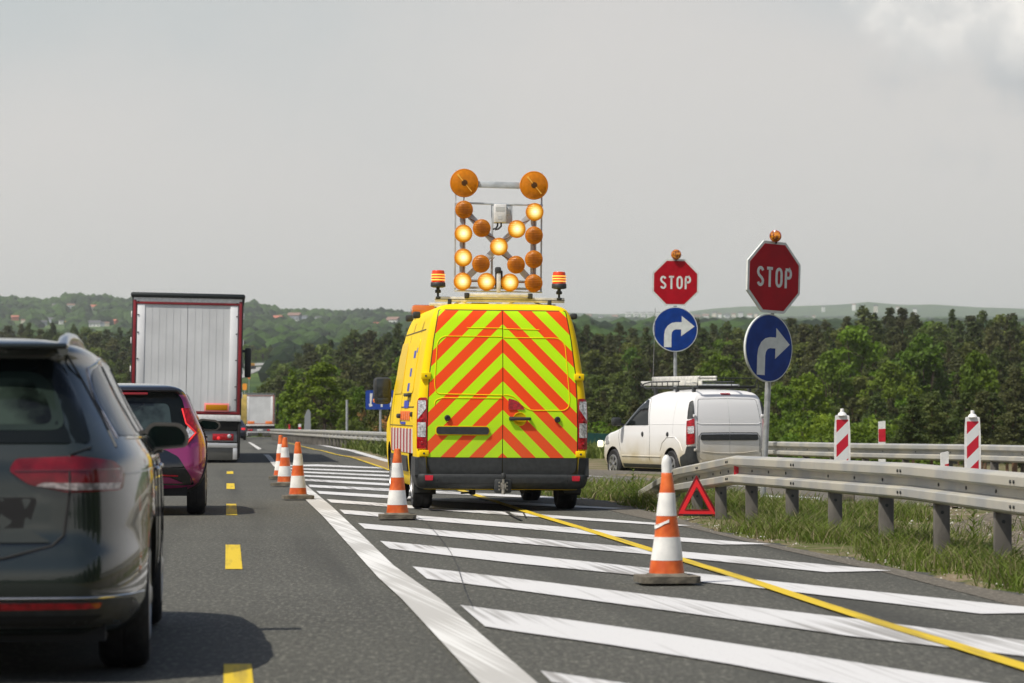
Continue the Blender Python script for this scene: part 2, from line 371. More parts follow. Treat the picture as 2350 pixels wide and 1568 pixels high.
def road_material(name, base, speck, streak=True):
    m = bpy.data.materials.new(name); m.use_nodes = True; nt = m.node_tree; b = nt.nodes['Principled BSDF']; l = nt.links.new
    tc = nt.nodes.new('ShaderNodeTexCoord')
    def noise(sc_, det, vec=None, ro=.5):
        n = nt.nodes.new('ShaderNodeTexNoise'); n.inputs['Scale'].default_value = sc_; n.inputs['Detail'].default_value = det; n.inputs['Roughness'].default_value = ro
        l(vec or tc.outputs['Object'], n.inputs['Vector']); return n.outputs[0]
    def ramp(src, a, c):
        r = nt.nodes.new('ShaderNodeMapRange'); r.inputs[1].default_value = a; r.inputs[2].default_value = c; l(src, r.inputs[0]); return r.outputs[0]
    def mix(f, a, c):
        x = nt.nodes.new('ShaderNodeMix'); x.data_type = 'RGBA'; l(f, x.inputs[0])
        for i, q in ((6, a), (7, c)):
            if isinstance(q, tuple): x.inputs[i].default_value = (*q, 1)
            else: l(q, x.inputs[i])
        return x.outputs[2]
    fine = ramp(noise(38, 3, ro=.75), .46, .66)
    vo = nt.nodes.new('ShaderNodeTexVoronoi'); vo.inputs['Scale'].default_value = 70; l(tc.outputs['Object'], vo.inputs['Vector'])
    mg = nt.nodes.new('ShaderNodeMapping'); mg.inputs['Scale'].default_value = (1, .22, 1); l(tc.outputs['Object'], mg.inputs[0])
    grain = ramp(noise(33, 3, mg.outputs[0], .8), .51, .69)
    big = ramp(noise(.45, 4), .35, .65)
    c0 = mix(big, tuple(c * .86 for c in base), tuple(c * 1.14 for c in base))
    c1 = mix(fine, c0, tuple(c * .72 for c in speck))
    c1 = mix(grain, c1, tuple(c * 1.08 for c in speck))
    mp = nt.nodes.new('ShaderNodeMapping'); mp.vector_type = 'TEXTURE'; mp.inputs['Rotation'].default_value = (0, 0, R(5.2)); mp.inputs['Scale'].default_value = (1 / 1.4, 1 / .03, 1); l(tc.outputs['Object'], mp.inputs[0])
    st = ramp(noise(1.0, 3, mp.outputs[0]), .5, .72)
    c2 = mix(st, c1, tuple(c * .80 for c in base)) if streak else c1
    pit = ramp(vo.outputs['Color'], .0, .22)
    c3 = mix(pit, tuple(c * .35 for c in base), c2)
    l(c3, b.inputs['Base Color']); b.inputs['Roughness'].default_value = .82; b.inputs['Specular IOR Level'].default_value = .35
    bp = nt.nodes.new('ShaderNodeBump'); bp.inputs['Strength'].default_value = .55; bp.inputs['Distance'].default_value = .01; l(noise(70, 3), bp.inputs['Height']); l(bp.outputs[0], b.inputs['Normal'])
    MATS[name] = m; return m
ASPH = road_material('asphalt', (.054, .054, .045), (.160, .158, .130))
ASPH2 = road_material('old_asphalt', (.100, .090, .070), (.20, .18, .145), False)
def paint_material(name, col, dirt, angle, wear=.62, sx=9, sy=.35):
    m = bpy.data.materials.new(name); m.use_nodes = True; nt = m.node_tree; b = nt.nodes['Principled BSDF']; l = nt.links.new
    tc = nt.nodes.new('ShaderNodeTexCoord'); mp = nt.nodes.new('ShaderNodeMapping'); mp.vector_type = 'TEXTURE'; mp.inputs['Rotation'].default_value = (0, 0, angle); mp.inputs['Scale'].default_value = (1 / sx, 1 / sy, 1); l(tc.outputs['Object'], mp.inputs[0])
    n = nt.nodes.new('ShaderNodeTexNoise'); n.inputs['Scale'].default_value = 1.6; n.inputs['Detail'].default_value = 5; n.inputs['Roughness'].default_value = .6; l(mp.outputs[0], n.inputs['Vector'])
    n3 = nt.nodes.new('ShaderNodeTexNoise'); n3.inputs['Scale'].default_value = .35; n3.inputs['Detail'].default_value = 2; l(tc.outputs['Object'], n3.inputs['Vector'])
    ad = nt.nodes.new('ShaderNodeMath'); ad.operation = 'MULTIPLY_ADD'; ad.inputs[1].default_value = .8; l(n3.outputs[0], ad.inputs[0]); l(n.outputs[0], ad.inputs[2])
    r = nt.nodes.new('ShaderNodeMapRange'); r.inputs[1].default_value = wear + .34; r.inputs[2].default_value = wear + .52; l(ad.outputs[0], r.inputs[0])
    n2 = nt.nodes.new('ShaderNodeTexNoise'); n2.inputs['Scale'].default_value = 60; n2.inputs['Detail'].default_value = 4; l(tc.outputs['Object'], n2.inputs['Vector'])
    r2 = nt.nodes.new('ShaderNodeMapRange'); r2.inputs[1].default_value = .66; r2.inputs[2].default_value = .72; l(n2.outputs[0], r2.inputs[0])
    mxx = nt.nodes.new('ShaderNodeMath'); mxx.operation = 'MAXIMUM'; l(r.outputs[0], mxx.inputs[0]); l(r2.outputs[0], mxx.inputs[1])
    sc_ = nt.nodes.new('ShaderNodeMath'); sc_.operation = 'MULTIPLY'; sc_.inputs[1].default_value = .75; l(mxx.outputs[0], sc_.inputs[0])
    x = nt.nodes.new('ShaderNodeMix'); x.data_type = 'RGBA'; l(sc_.outputs[0], x.inputs[0]); x.inputs[6].default_value = (*col, 1); x.inputs[7].default_value = (*dirt, 1)
    l(x.outputs[2], b.inputs['Base Color']); b.inputs['Roughness'].default_value = .7
    bp = nt.nodes.new('ShaderNodeBump'); bp.inputs['Strength'].default_value = .3; bp.inputs['Distance'].default_value = .01; l(n2.outputs[0], bp.inputs['Height']); l(bp.outputs[0], b.inputs['Normal'])
    MATS[name] = m; return m
WPAINT = paint_material('white_road_paint', (.59, .59, .58), (.20, .19, .17), R(7), .585, 14, .10)
WPAINT2 = paint_material('worn_line_paint', (.68, .68, .65), (.36, .35, .32), R(9), .40, 22, .05)
YPAINT = paint_material('yellow_road_paint', (.62, .44, .012), (.30, .22, .03), R(5), .58)
BROWN = mat('worn_yellow_film', (.33, .20, .055), .8, var=.3, vscale=3, col2=(.22, .17, .09))
def ground_material():
    m = bpy.data.materials.new('verge_soil_and_grass'); m.use_nodes = True; nt = m.node_tree; b = nt.nodes['Principled BSDF']; l = nt.links.new
    g = nt.nodes.new('ShaderNodeNewGeometry')
    def nz(s, d): n = nt.nodes.new('ShaderNodeTexNoise'); n.inputs['Scale'].default_value = s; n.inputs['Detail'].default_value = d; l(g.outputs['Position'], n.inputs['Vector']); return n.outputs[0]
    def mr_(src, a, c): r = nt.nodes.new('ShaderNodeMapRange'); r.inputs[1].default_value = a; r.inputs[2].default_value = c; l(src, r.inputs[0]); return r.outputs[0]
    def mix(f, a, c):
        x = nt.nodes.new('ShaderNodeMix'); x.data_type = 'RGBA'; l(f, x.inputs[0])
        for i, q in ((6, a), (7, c)):
            if isinstance(q, tuple): x.inputs[i].default_value = (*q, 1)
            else: l(q, x.inputs[i])
        return x.outputs[2]
    near = mix(mr_(nz(2.3, 6), .42, .6), (.085, .105, .030), (.15, .135, .075))
    near = mix(mr_(nz(.9, 6), .46, .60), near, (.21, .17, .11))
    far = mix(mr_(nz(.006, 5), .42, .58), (.028, .060, .018), (.085, .135, .03))
    far = mix(mr_(nz(.05, 5), .45, .62), far, (.035, .065, .02))
    sp = nt.nodes.new('ShaderNodeSeparateXYZ'); l(g.outputs['Position'], sp.inputs[0])
    c = mix(mr_(sp.outputs['Y'], 350, 700), near, far)
    l(c, b.inputs['Base Color']); b.inputs['Roughness'].default_value = .95; b.inputs['Specular IOR Level'].default_value = .1
    bp = nt.nodes.new('ShaderNodeBump'); bp.inputs['Strength'].default_value = .8; bp.inputs['Distance'].default_value = .05; l(nz(20, 5), bp.inputs['Height']); l(bp.outputs[0], b.inputs['Normal'])
    return m
GROUND = ground_material()
GRAVEL = mat('gravel', (.13, .105, .07), .95, var=.5, vscale=13, bump=1., bscale=22, col2=(.34, .29, .21), lo=.45, hi=.7)
SAND = mat('pale_sand', (.50, .42, .30), .95, var=.12, vscale=.6, bump=.4, bscale=5)

# ------------------------------------------------------------------ ground, one sheet to the horizon
rows = [-320, -160, -80, -40, -20, -10] + [i * 1.5 for i in range(1, 81)]
while rows[-1] < 12800: rows.append(rows[-1] * 1.016 + .2)
NC = 240
def EDGE(Y): return interp(Y, EDGEPTS)
EP = [(2350, 1367), (2213, 1340), (2096, 1312.5), (1979, 1287), (1862, 1265.6), (1764, 1246), (1643, 1219), (1561, 1191), (1483, 1172), (1400, 1152), (1335, 1139)]
EDGEPTS = [G(u, v)[:2][::-1] for u, v in EP]
s0, s1 = EDGEPTS[0], EDGEPTS[1]
EDGEPTS = [(-60, s0[1] + (s1[1] - s0[1]) / (s1[0] - s0[0]) * (-60 - s0[0]) * .6)] + EDGEPTS
EDGEPTS += [p[::-1] for p in (GH(893, 1061), GH(797, 1034.5), GH(742.6, 1024.5), GH(696, 1018), GH(656, 1009), GH(640, 1004.5))]
EDGEPTS += [(300, EDGEPTS[-1][1] - 6), (420, EDGEPTS[-1][1] - 24)]
gv = []
for Y in rows:
    hw = 80 + .30 * max(Y, 0) + .25 * max(-Y, 0); cx = 0
    for j in range(NC + 1):
        t = 2 * j / NC - 1; t = .55 * t + .45 * t ** 3; x = cx + hw * t
        z = HG(x, Y)
        if Y < 420:
            inside = (x < EDGE(Y) - .05) and (x > cmain(Y) - 14.5)
            z -= .14 if inside else .03
        gv.append((x, Y, z))
gf = [(i*(NC+1)+j, i*(NC+1)+j+1, (i+1)*(NC+1)+j+1, (i+1)*(NC+1)+j) for i in range(len(rows)-1) for j in range(NC)]
g = MB().add(gv, gf).build('ground', GROUND, ang=80); tag(g, kind='structure')

def sheet(name, ys, lf, rf, off, m, nx=1):
    mb = MB(); vs = []
    for Y in ys:
        a, b = lf(Y), rf(Y)
        for i in range(nx + 1):
            x = a + (b - a) * i / nx; vs.append((x, Y, HG(x, Y) + off))
    fs = [(i*(nx+1)+j, i*(nx+1)+j+1, (i+1)*(nx+1)+j+1, (i+1)*(nx+1)+j) for i in range(len(ys)-1) for j in range(nx)]
    return tag(mb.add(vs, fs).build(name, m), kind='structure')
ry = [-60, -20, 0, 10] + [12 + i for i in range(90)] + [105 + i * 5 for i in range(64)]
def jag(Y): return EDGE(Y) + (.05 * math.sin(Y * 5.1) + .04 * math.sin(Y * 13.7) + .03 * math.sin(Y * 31)) * (Y < 60)
ryf = [-60, -20, 0, 8] + [12 + i * .22 for i in range(160)] + [48 + i for i in range(56)] + [105 + i * 5 for i in range(64)]
road = sheet('road', ryf, lambda Y: cmain(Y) - 14, jag, 0.0, ASPH, 6)
def gpoly(mb, pts, off, seg=6, flat=False):                        # marking drawn on the ground between two border lines
    P = [Vector((*GH(u, v), 0)) for u, v in pts]
    bm = bmesh.new(); bm.faces.new([bm.verts.new(p) for p in P]); bmesh.ops.triangulate(bm, faces=list(bm.faces))
    if not flat:
        for _ in range(9):
            le = [e for e in bm.edges if e.calc_length() > seg]
            if not le: break
            bmesh.ops.subdivide_edges(bm, edges=le, cuts=1); bmesh.ops.triangulate(bm, faces=[f for f in bm.faces if len(f.verts) > 3])
    for f in bm.faces:
        f.normal_update()
        if f.normal.z < 0: f.normal_flip()
    for v in bm.verts: v.co.z = HG(v.co.x, v.co.y) + off
    mb.bm(bm)
def ribbon(mb, pts, width, off, world=False):
    P = [Vector((*(p if world else GH(*p)), 0)) for p in pts]; Q = []
    for a, b in zip(P, P[1:]):
        n = max(1, int((b - a).length / 2.5)); Q += [a.lerp(b, i / n) for i in range(n)]
    Q.append(P[-1]); vs = []
    for i, p in enumerate(Q):
        d = (Q[min(i+1, len(Q)-1)] - Q[max(i-1, 0)]).normalized(); nrm = Vector((d.y, -d.x, 0)) * width / 2
        for q in (p - nrm, p + nrm): vs.append((q.x, q.y, HG(q.x, q.y) + off))
    mb.add(vs, [(2*i, 2*i+1, 2*i+3, 2*i+2) for i in range(len(Q)-1)])
# white hatch bars of the closed area
hb = MB()
BARS = [
 [(1240,1541.5),(1415,1568),(1700,1612),(1560,1612),(1265,1568)],
 [(1056,1390.4),(1175,1406.4),(1540,1458),(1865,1507.4),(2245,1568),(2480,1607),(2200,1618),(1895,1568),(1675,1526.4),(1400,1482),(1175,1449.8),(1113,1439.6)],
 [(946.8,1301.7),(1175,1328.4),(1500,1368.5),(1974,1424),(2350,1472.4),(2700,1518),(2640,1540),(2350,1508.4),(1950,1462),(1675,1422.5),(1400,1385.5),(1175,1354.8),(980,1330.2)],
 [(872.6,1243),(1175,1272.4),(1450,1301.5),(1725,1330.9),(2350,1394.8),(2480,1407),(2250,1410.9),(1765,1353.9),(1480,1324),(1175,1293.4),(894,1260.6)],
 [(821.9,1202),(1175,1232.5),(1565,1267.5),(2045,1311.5),(1895,1315),(1475,1272.5),(1175,1247.4),(837.5,1214.6)],
 [(779.7,1170.9),(1175,1201.4),(1375,1217.4),(1562,1235),(1770,1250.5),(1655,1251.4),(1375,1229.9),(1175,1212.4),(790.6,1180.6)],
 [(750,1146.8),(1010,1166),(1235,1181.4),(1450,1197.4),(1585,1207.4),(1545,1208.4),(1295,1192.4),(1010,1172.5),(760,1154.5)],
 [(726,1127.7),(893,1137.7),(1150,1152),(1440,1168),(1400,1169),(1150,1158.5),(893,1144.8),(734,1134.5)],
 [(707.6,1113.4),(893,1122.4),(1150,1135),(1345,1146),(1310,1147),(1150,1140.5),(893,1128.6),(711.6,1119)],
 [(690,1099.5),(893,1110.5),(1150,1122),(1260,1127),(1150,1126.5),(893,1115.6),(696,1104.6)],
 [(676,1090),(893,1099.8),(1180,1109),(1150,1112),(893,1104.2),(682,1094)],
 [(664,1081.5),(893,1091),(1100,1098),(893,1094.8),(670,1085)],
 [(655,1074.3),(893,1082.4),(1040,1087),(893,1085.8),(660,1077.3)],
 [(646,1068.5),(730,1066.5),(893,1074.5),(893,1077),(730,1071),(650,1070.6)]]
for b in BARS: gpoly(hb, b, .008, flat=b[0][1] > 1095)
tag(hb.build('hatch_markings', WPAINT, smooth=False), kind='structure')
ln = MB()
LE = [(1118,1590),(1097,1568),(921,1376.9),(869.6,1330),(811.7,1265.4),(743.2,1189),(707.6,1154.8),(664,1108),(626,1068.5),(610,1048),(590,1031),(569,1015.5)]
RE = [(1252,1590),(1228,1568),(1009,1377),(903.9,1301),(817,1216.7),(761.6,1164),(702.4,1115),(664,1086),(638,1068.5),(622,1048),(598,1029),(575,1015.5)]
def two(mb, A, B, off):
    vs = []
    PA = [GH(*p) for p in A]; PB = [GH(*p) for p in B]
    for a, b in zip(PA, PB):
        for p in (a, b): vs.append((p[0], p[1], HG(*p) + off))
    mb.add(vs, [(2*i, 2*i+1, 2*i+3, 2*i+2) for i in range(len(PA)-1)])
two(ln, LE, RE, .013)
tag(ln.build('lane_line', WPAINT2, smooth=False), kind='structure')
e2 = MB(); ribbon(e2, [(960,1072),(893,1059.5),(797,1033),(742.6,1023),(696,1016.8),(656.5,1008.2)], .24, .008)
tag(e2.build('edge_line', WPAINT, smooth=False), kind='structure')
yl = MB(); ribbon(yl, [(2640,1626),(2350,1534.9),(2175,1479.9),(2025,1434.9),(1875,1386.4),(1725,1336.4),(1575,1289.9),(1475,1258.4),(1350,1218.9),(1217,1178.9),(1090,1137),(990,1106),(892,1079)], .105, .012)
ribbon(yl, [(892,1079),(811.5,1051.5),(772,1044),(723,1032.5),(661,1016.8)], .08, .012)
tag(yl.build('yellow_line', YPAINT, smooth=False), kind='structure')
yd = MB(); x0, Y0, _ = G(547.5, 1546)
VPX = (522.5 - UC) / F
for k, (va, vb) in enumerate([(1590, 1525), (1307, 1251), (1183, 1157), (1123, 1110), (1088, 1082)]):
    ya, yb = G(530, va)[1], G(530, vb)[1]; X = lambda Y: x0 + VPX * (Y - Y0)
    yd.add([(X(ya)-.063, ya, .005), (X(ya)+.063, ya, .005), (X(yb)+.063, yb, .005), (X(yb)-.063, yb, .005)], [(0,1,2,3)])
tag(yd.build('yellow_dashes', YPAINT, smooth=False), kind='structure')
bp_ = MB(); gpoly(bp_, [(790,1045.5),(846,1050.5),(900,1064),(900,1082),(850,1064)], .010)
tag(bp_.build('worn_road_film', BROWN), kind='structure')
sh = MB(); gpoly(sh, [(1330,1141),(1482,1173),(1560,1191.5),(1642,1219.5),(1763,1247),(1861,1266.5),(1978,1288.5),(2095,1314),(2212,1341.5),(2349,1368.5),(2760,1449),(2760,1466),(2330,1392),(2045,1318),(1770,1257),(1600,1216),(1450,1184),(1320,1153)], .004, flat=True); tag(sh.build('road_shoulder', ASPH2), kind='structure')
# cracks sealed in the asphalt and joints
ck = MB()
ribbon(ck, [(1162,1177),(1172,1184),(1195,1196)], .04, .021); ribbon(ck, [(1200,1179),(1206,1190)], .02, .021)
ribbon(ck, [(940,1178),(980,1204),(1010,1238),(1034,1272),(1052,1310),(1066,1358),(1084,1400)], .005, .021)
tag(ck.build('sealed_cracks', mat('bitumen', (.035, .035, .033), .7)), kind='structure')
# ramp behind the near guard rail
RP = [(1250,1074),(1250,1106),(1340,1113),(1480,1132),(1620,1142),(1760,1152),(1900,1157),(2100,1160),(2500,1166),(3300,1182),(3300,1152),(2500,1128),(2300,1117),(1980,1108),(1760,1098),(1560,1088),(1345,1077)]
rp = MB(); gpoly(rp, RP, .0, 1.2); tag(rp.build('ramp', ASPH2), kind='structure')
rl = MB(); gpoly(rl, [(1320,1108),(1360,1111),(1440,1119.5),(1500,1127),(1498,1130),(1430,1124),(1350,1117),(1320,1114)], .012); ribbon(rl, [(1345,1093),(1400,1097),(1480,1101),(1600,1110),(1760,1121)], .12, .012)
gpoly(rl, [(1740,1138),(1880,1143),(1880,1150),(1760,1146)], .012)
tag(rl.build('ramp_line', WPAINT), kind='structure')
gr = MB()
gp = [(2040,1158),(2200,1161),(2500,1166),(2760,1172),(2760,1330),(2350,1255),(2200,1215),(2100,1185)]
pass; sheet('gravel_strip', [10 + i * 1.0 for i in range(31)], lambda Y: EDGE(Y) + interp(Y, [(10, 1.0), (26, 1.05), (31, 2.2), (38, 4.5), (41, 6)]), lambda Y: EDGE(Y) + 10, .008, GRAVEL, 26)
sp_ = MB(); gpoly(sp_, [(719,994),(726,978),(738,969),(768,966),(772,976),(768,997)], .05); 
tag(sp_.build('sandy_track', SAND), kind='structure')
fr = MB()
def two2(A, B): two(fr, A, B, .3)
two2([(520,880),(561,868),(575,860),(592,853),(645,848)], [(520,862),(561,851),(575,847),(592,844),(645,841)])
two2([(520,847),(561,843.5),(575,842),(592,840.5),(645,838)], [(520,838),(561,837),(575,836),(592,835),(645,833)])
tag(fr.build('far_road', mat('pale_road', (.30, .30, .28), .8)), kind='structure')
dl = MB(); two(dl, [(582,990),(583,950),(586,915)], [(588,990),(588,950),(589,915)], .2); tag(dl.build('dirt_path', SAND), kind='structure')
# ------------------------------------------------------------------ yellow maintenance van with arrow board
YEL = mat('yellow_van_paint', (.90, .62, .006), .5, var=.03, vscale=3, spec=.12)
def chevron_material():
    m = bpy.data.materials.new('chevron_film'); m.use_nodes = True; nt = m.node_tree; b = nt.nodes['Principled BSDF']; l = nt.links.new
    tc = nt.nodes.new('ShaderNodeTexCoord'); sp = nt.nodes.new('ShaderNodeSeparateXYZ'); l(tc.outputs['Object'], sp.inputs[0])
    def mth(op, a, b_=None):
        n = nt.nodes.new('ShaderNodeMath'); n.operation = op
        for i, q in enumerate((a, b_)):
            if q is None: continue
            if isinstance(q, (int, float)): n.inputs[i].default_value = q
            else: l(q, n.inputs[i])
        return n.outputs[0]
    s = mth('ADD', sp.outputs['Z'], mth('ABSOLUTE', sp.outputs['X'])); f = mth('FRACT', mth('DIVIDE', mth('ADD', s, -.849 + 3.34), .334)); st = mth('LESS_THAN', f, .5)
    x = nt.nodes.new('ShaderNodeMix'); x.data_type = 'RGBA'; l(st, x.inputs[0]); x.inputs[6].default_value = (.56, .95, .003, 1); x.inputs[7].default_value = (1.0, .075, .008, 1)
    no = nt.nodes.new('ShaderNodeTexNoise'); no.inputs['Scale'].default_value = 2.5; no.inputs['Detail'].default_value = 8; no.inputs['Roughness'].default_value = .65; l(tc.outputs['Object'], no.inputs['Vector'])
    rz_ = nt.nodes.new('ShaderNodeMapRange'); rz_.inputs[1].default_value = 1.3; rz_.inputs[2].default_value = .55; rz_.inputs[3].default_value = .0; rz_.inputs[4].default_value = .45; l(sp.outputs['Z'], rz_.inputs[0])
    gm = mth('MULTIPLY', no.outputs[0], mth('ADD', rz_.outputs[0], .12)); y = nt.nodes.new('ShaderNodeMix'); y.data_type = 'RGBA'; l(gm, y.inputs[0]); l(x.outputs[2], y.inputs[6]); y.inputs[7].default_value = (.25, .20, .10, 1)
    l(y.outputs[2], b.inputs['Base Color']); b.inputs['Roughness'].default_value = .5; b.inputs['Specular IOR Level'].default_value = .15
    return m
CHEV = chevron_material()
def stripe_material(name, c1, c2, vx, vz, period, axis='Y'):
    m = bpy.data.materials.new(name); m.use_nodes = True; nt = m.node_tree; b = nt.nodes['Principled BSDF']; l = nt.links.new
    tc = nt.nodes.new('ShaderNodeTexCoord'); sp = nt.nodes.new('ShaderNodeSeparateXYZ'); l(tc.outputs['Object'], sp.inputs[0])
    def mth(op, a, b_):
        n = nt.nodes.new('ShaderNodeMath'); n.operation = op
        for i, q in enumerate((a, b_)):
            if isinstance(q, (int, float)): n.inputs[i].default_value = q
            else: l(q, n.inputs[i])
        return n.outputs[0]
    s = mth('ADD', mth('MULTIPLY', sp.outputs[axis], vx), mth('MULTIPLY', sp.outputs['Z'], vz)); st = mth('LESS_THAN', mth('FRACT', mth('ADD', mth('DIVIDE', s, period), 20.0), 0.), .5)
    x = nt.nodes.new('ShaderNodeMix'); x.data_type = 'RGBA'; l(st, x.inputs[0]); x.inputs[6].default_value = (*c1, 1); x.inputs[7].default_value = (*c2, 1)
    l(x.outputs[2], b.inputs['Base Color']); b.inputs['Roughness'].default_value = .4; return m

van = empty('maintenance_van', (-.117, 36.6, 0), R(6.2), 'yellow maintenance van with chevron rear doors and arrow board on its roof', 'van')
van.rotation_euler = (0, R(.45), R(6.2))
VB = Body([(.25,.90),(.34,.96),(.5,.985),(.7,1.0),(1.0,1.005),(1.3,.985),(1.55,.955),(1.9,.905),(2.15,.855),(2.28,.815),(2.35,.775),(2.395,.71),(2.42,.60),(2.435,.40),(2.44,.1)],
          [(.25,.06),(.5,.0),(1.0,.0),(1.4,.015),(1.9,.06),(2.2,.10),(2.33,.13),(2.40,.19),(2.43,.40),(2.44,.9)],
          [(.25,5.3),(.45,5.5),(.8,5.5),(1.0,5.4),(1.12,4.95),(1.3,4.75),(1.9,4.25),(2.2,3.95),(2.35,3.6),(2.42,3.0),(2.44,2.2)], [(.25,.10),(1.3,.09),(2.3,.09),(2.44,.06)], .35, .012)
mb = MB(); VB.mesh(mb, [.25,.3,.36,.42,.5,.6,.7,.8,.9,1.,1.06,1.12,1.2,1.3,1.4,1.5,1.6,1.7,1.8,1.9,2.,2.08,2.15,2.2,2.25,2.29,2.32,2.345,2.365,2.38,2.395,2.408,2.418,2.426,2.432,2.437,2.44], 24)
body = mb.build('body', [YEL, DARK], van); cut(body, [(-1.2, -.72, .98, .34, .43), (.72, 1.2, .98, .34, .43), (-1.2, -.72, 4.62, .34, .43), (.72, 1.2, 4.62, .34, .43)], DARK)
def dx(z): return interp(z, [(.42,.875),(.62,.875),(1.0,.875),(1.3,.868),(1.6,.85),(2.0,.80),(2.38,.735)])
# dark gap behind the doors, then the two door leaves
zz = [.44,.52,.62,.8,1.,1.2,1.4,1.6,1.8,2.,2.2,2.30]
gap = rpoly([(dx(z)+.012, z) for z in [.412]+zz+[2.352]] + [(-dx(z)-.012, z) for z in reversed([.412]+zz+[2.352])], [.12]+[0]*12+[.03,.03]+[0]*12+[.12])
MB().panel(gap, VB.rear, .003, -.01).build('door_gap', mat('gap_dark', (.05, .04, .004), .6), van)
doors = []
for s in (-1, 1):
    P = [(.005, .625)] + [(dx(.63), .625)] + [(dx(z), z) for z in zz[3:]] + [(dx(2.34), 2.34), (.005, 2.34)]
    P = rpoly([(s * a, b) for a, b in P], [0] * (len(P) - 2) + [.03, 0])
    d = MB().panel(P, VB.rear, .012, -.006).build('rear_door', CHEV, van); doors.append(d)
    Q = [(s*.005, .43), (s*.86, .43), (s*.872, .617), (s*.005, .617)]
    MB().panel(rpoly(Q, [0, .12, .01, 0]), VB.rear, .016, -.006).build('lower_cladding', TRIM, d)
    P3 = lambda pts, r=.0065, cl=False: [VB.rear(a, b, .0125) for a, b in pts]
    if s < 0:
        win = [(-.008, 2.035), (-.70, 2.035), (-.765, 1.97), (-.80, 1.46), (-.775, 1.362), (-.008, 1.352)]
        low = [(-.008, 1.315), (-.72, 1.315), (-.79, 1.285), (-.797, 1.235)]
        top = [(-.008, 2.135), (-.42, 2.135)]
    else:
        win = [(.008, 2.025), (.66, 2.025), (.735, 1.95), (.787, 1.30), (.775, 1.215), (.72, 1.178), (.33, 1.178), (.24, 1.22), (.14, 1.33), (.06, 1.355), (.008, 1.355)]
        low = []; top = [(.008, 2.13), (.43, 2.12)]
    m_ = MB()
    for pl in (win, low, top):
        if not pl: continue
        pp = rpoly(pl, [0] + [.07] * (len(pl) - 2) + [0]); q = []
        for a, b in zip(pp, pp[1:]):
            n = max(1, int((Vector(b) - Vector(a)).length / .1)); q += [tuple(Vector(a).lerp(Vector(b), i / n)) for i in range(n)]
        q.append(pp[-1]); m_.path([VB.rear(a, b, .0125) for a, b in q], .0058, 6)
    m_.build('panel_crease', YEL, d)
    bt = MB(); cx, cz = (-.648, 1.082) if s < 0 else (.642, 1.072)
    Mb = Matrix.Translation(VB.rear(cx, cz, .012)) @ Matrix.Rotation(R(90), 4, 'X')
    bt.lathe([(.034, -.005), (.036, .012), (.03, .022), (.02, .024), (.018, .016), (.008, .016)], 24, Mb); bt.build('door_bump_stop', TRIM, d)
    for z0, z1 in ((1.53, 1.61), (.632, .705)):
        h = MB(); xx = interp(z0, [(.6, .86), (1.6, .84)])
        h.bbox((s*xx if s > 0 else s*xx-.115, VB.ry(xx, z0)-.028, z0), (s*xx+.115 if s > 0 else s*xx, VB.ry(xx, z0)+.03, z1), .01)
        h.tube((s*(xx+.06), VB.ry(xx, z0)-.033, (z0+z1)/2), (s*(xx+.06), VB.ry(xx, z0)-.026, (z0+z1)/2), .012, mi=1)
        h.build('hinge', [YEL, TRIM], d)
    if s < 0:
        hb_ = MB().panel(rr(-.775, .893, -.163, .980, .03), VB.rear, .034, .0); hb_.build('handle_bar', TRIM, d)
        MB().panel(rr(-.785, .880, -.153, .990, .035), VB.rear, .016, .0).build('bar_surround', YEL, d)
    else:
        hh = MB(); M2 = Matrix.Translation(VB.rear(.20, 1.075, .014)) @ Matrix.Rotation(R(90), 4, 'X')
        hh.lathe([(.0, .0), (.065, .0), (.07, .004), (.078, .005), (.08, .0)], 32, M2); hh.build('handle_recess', YEL, d)
        h3 = MB(); h3.bbox((.07, VB.ry(.2, 1.08)-.055, 1.06), (.33, VB.ry(.2, 1.08)-.028, 1.098), .012); h3.bbox((.072, VB.ry(.2, 1.08)-.05, 1.056), (.14, VB.ry(.2, 1.08)-.005, 1.102), .012); h3.bbox((.30, VB.ry(.2, 1.08)-.05, 1.062), (.33, VB.ry(.2, 1.08)-.005, 1.096), .012)
        h3.build('door_handle', TRIM, d)
        MB().panel(rpoly([(.065, 1.185), (.255, 1.185), (.245, 1.215), (.16, 1.292), (.075, 1.315), (.065, 1.31)], [.012,.02,.02,.03,.01,.01]), VB.rear, .024, 0).build('brake_lamp', REDL, d)
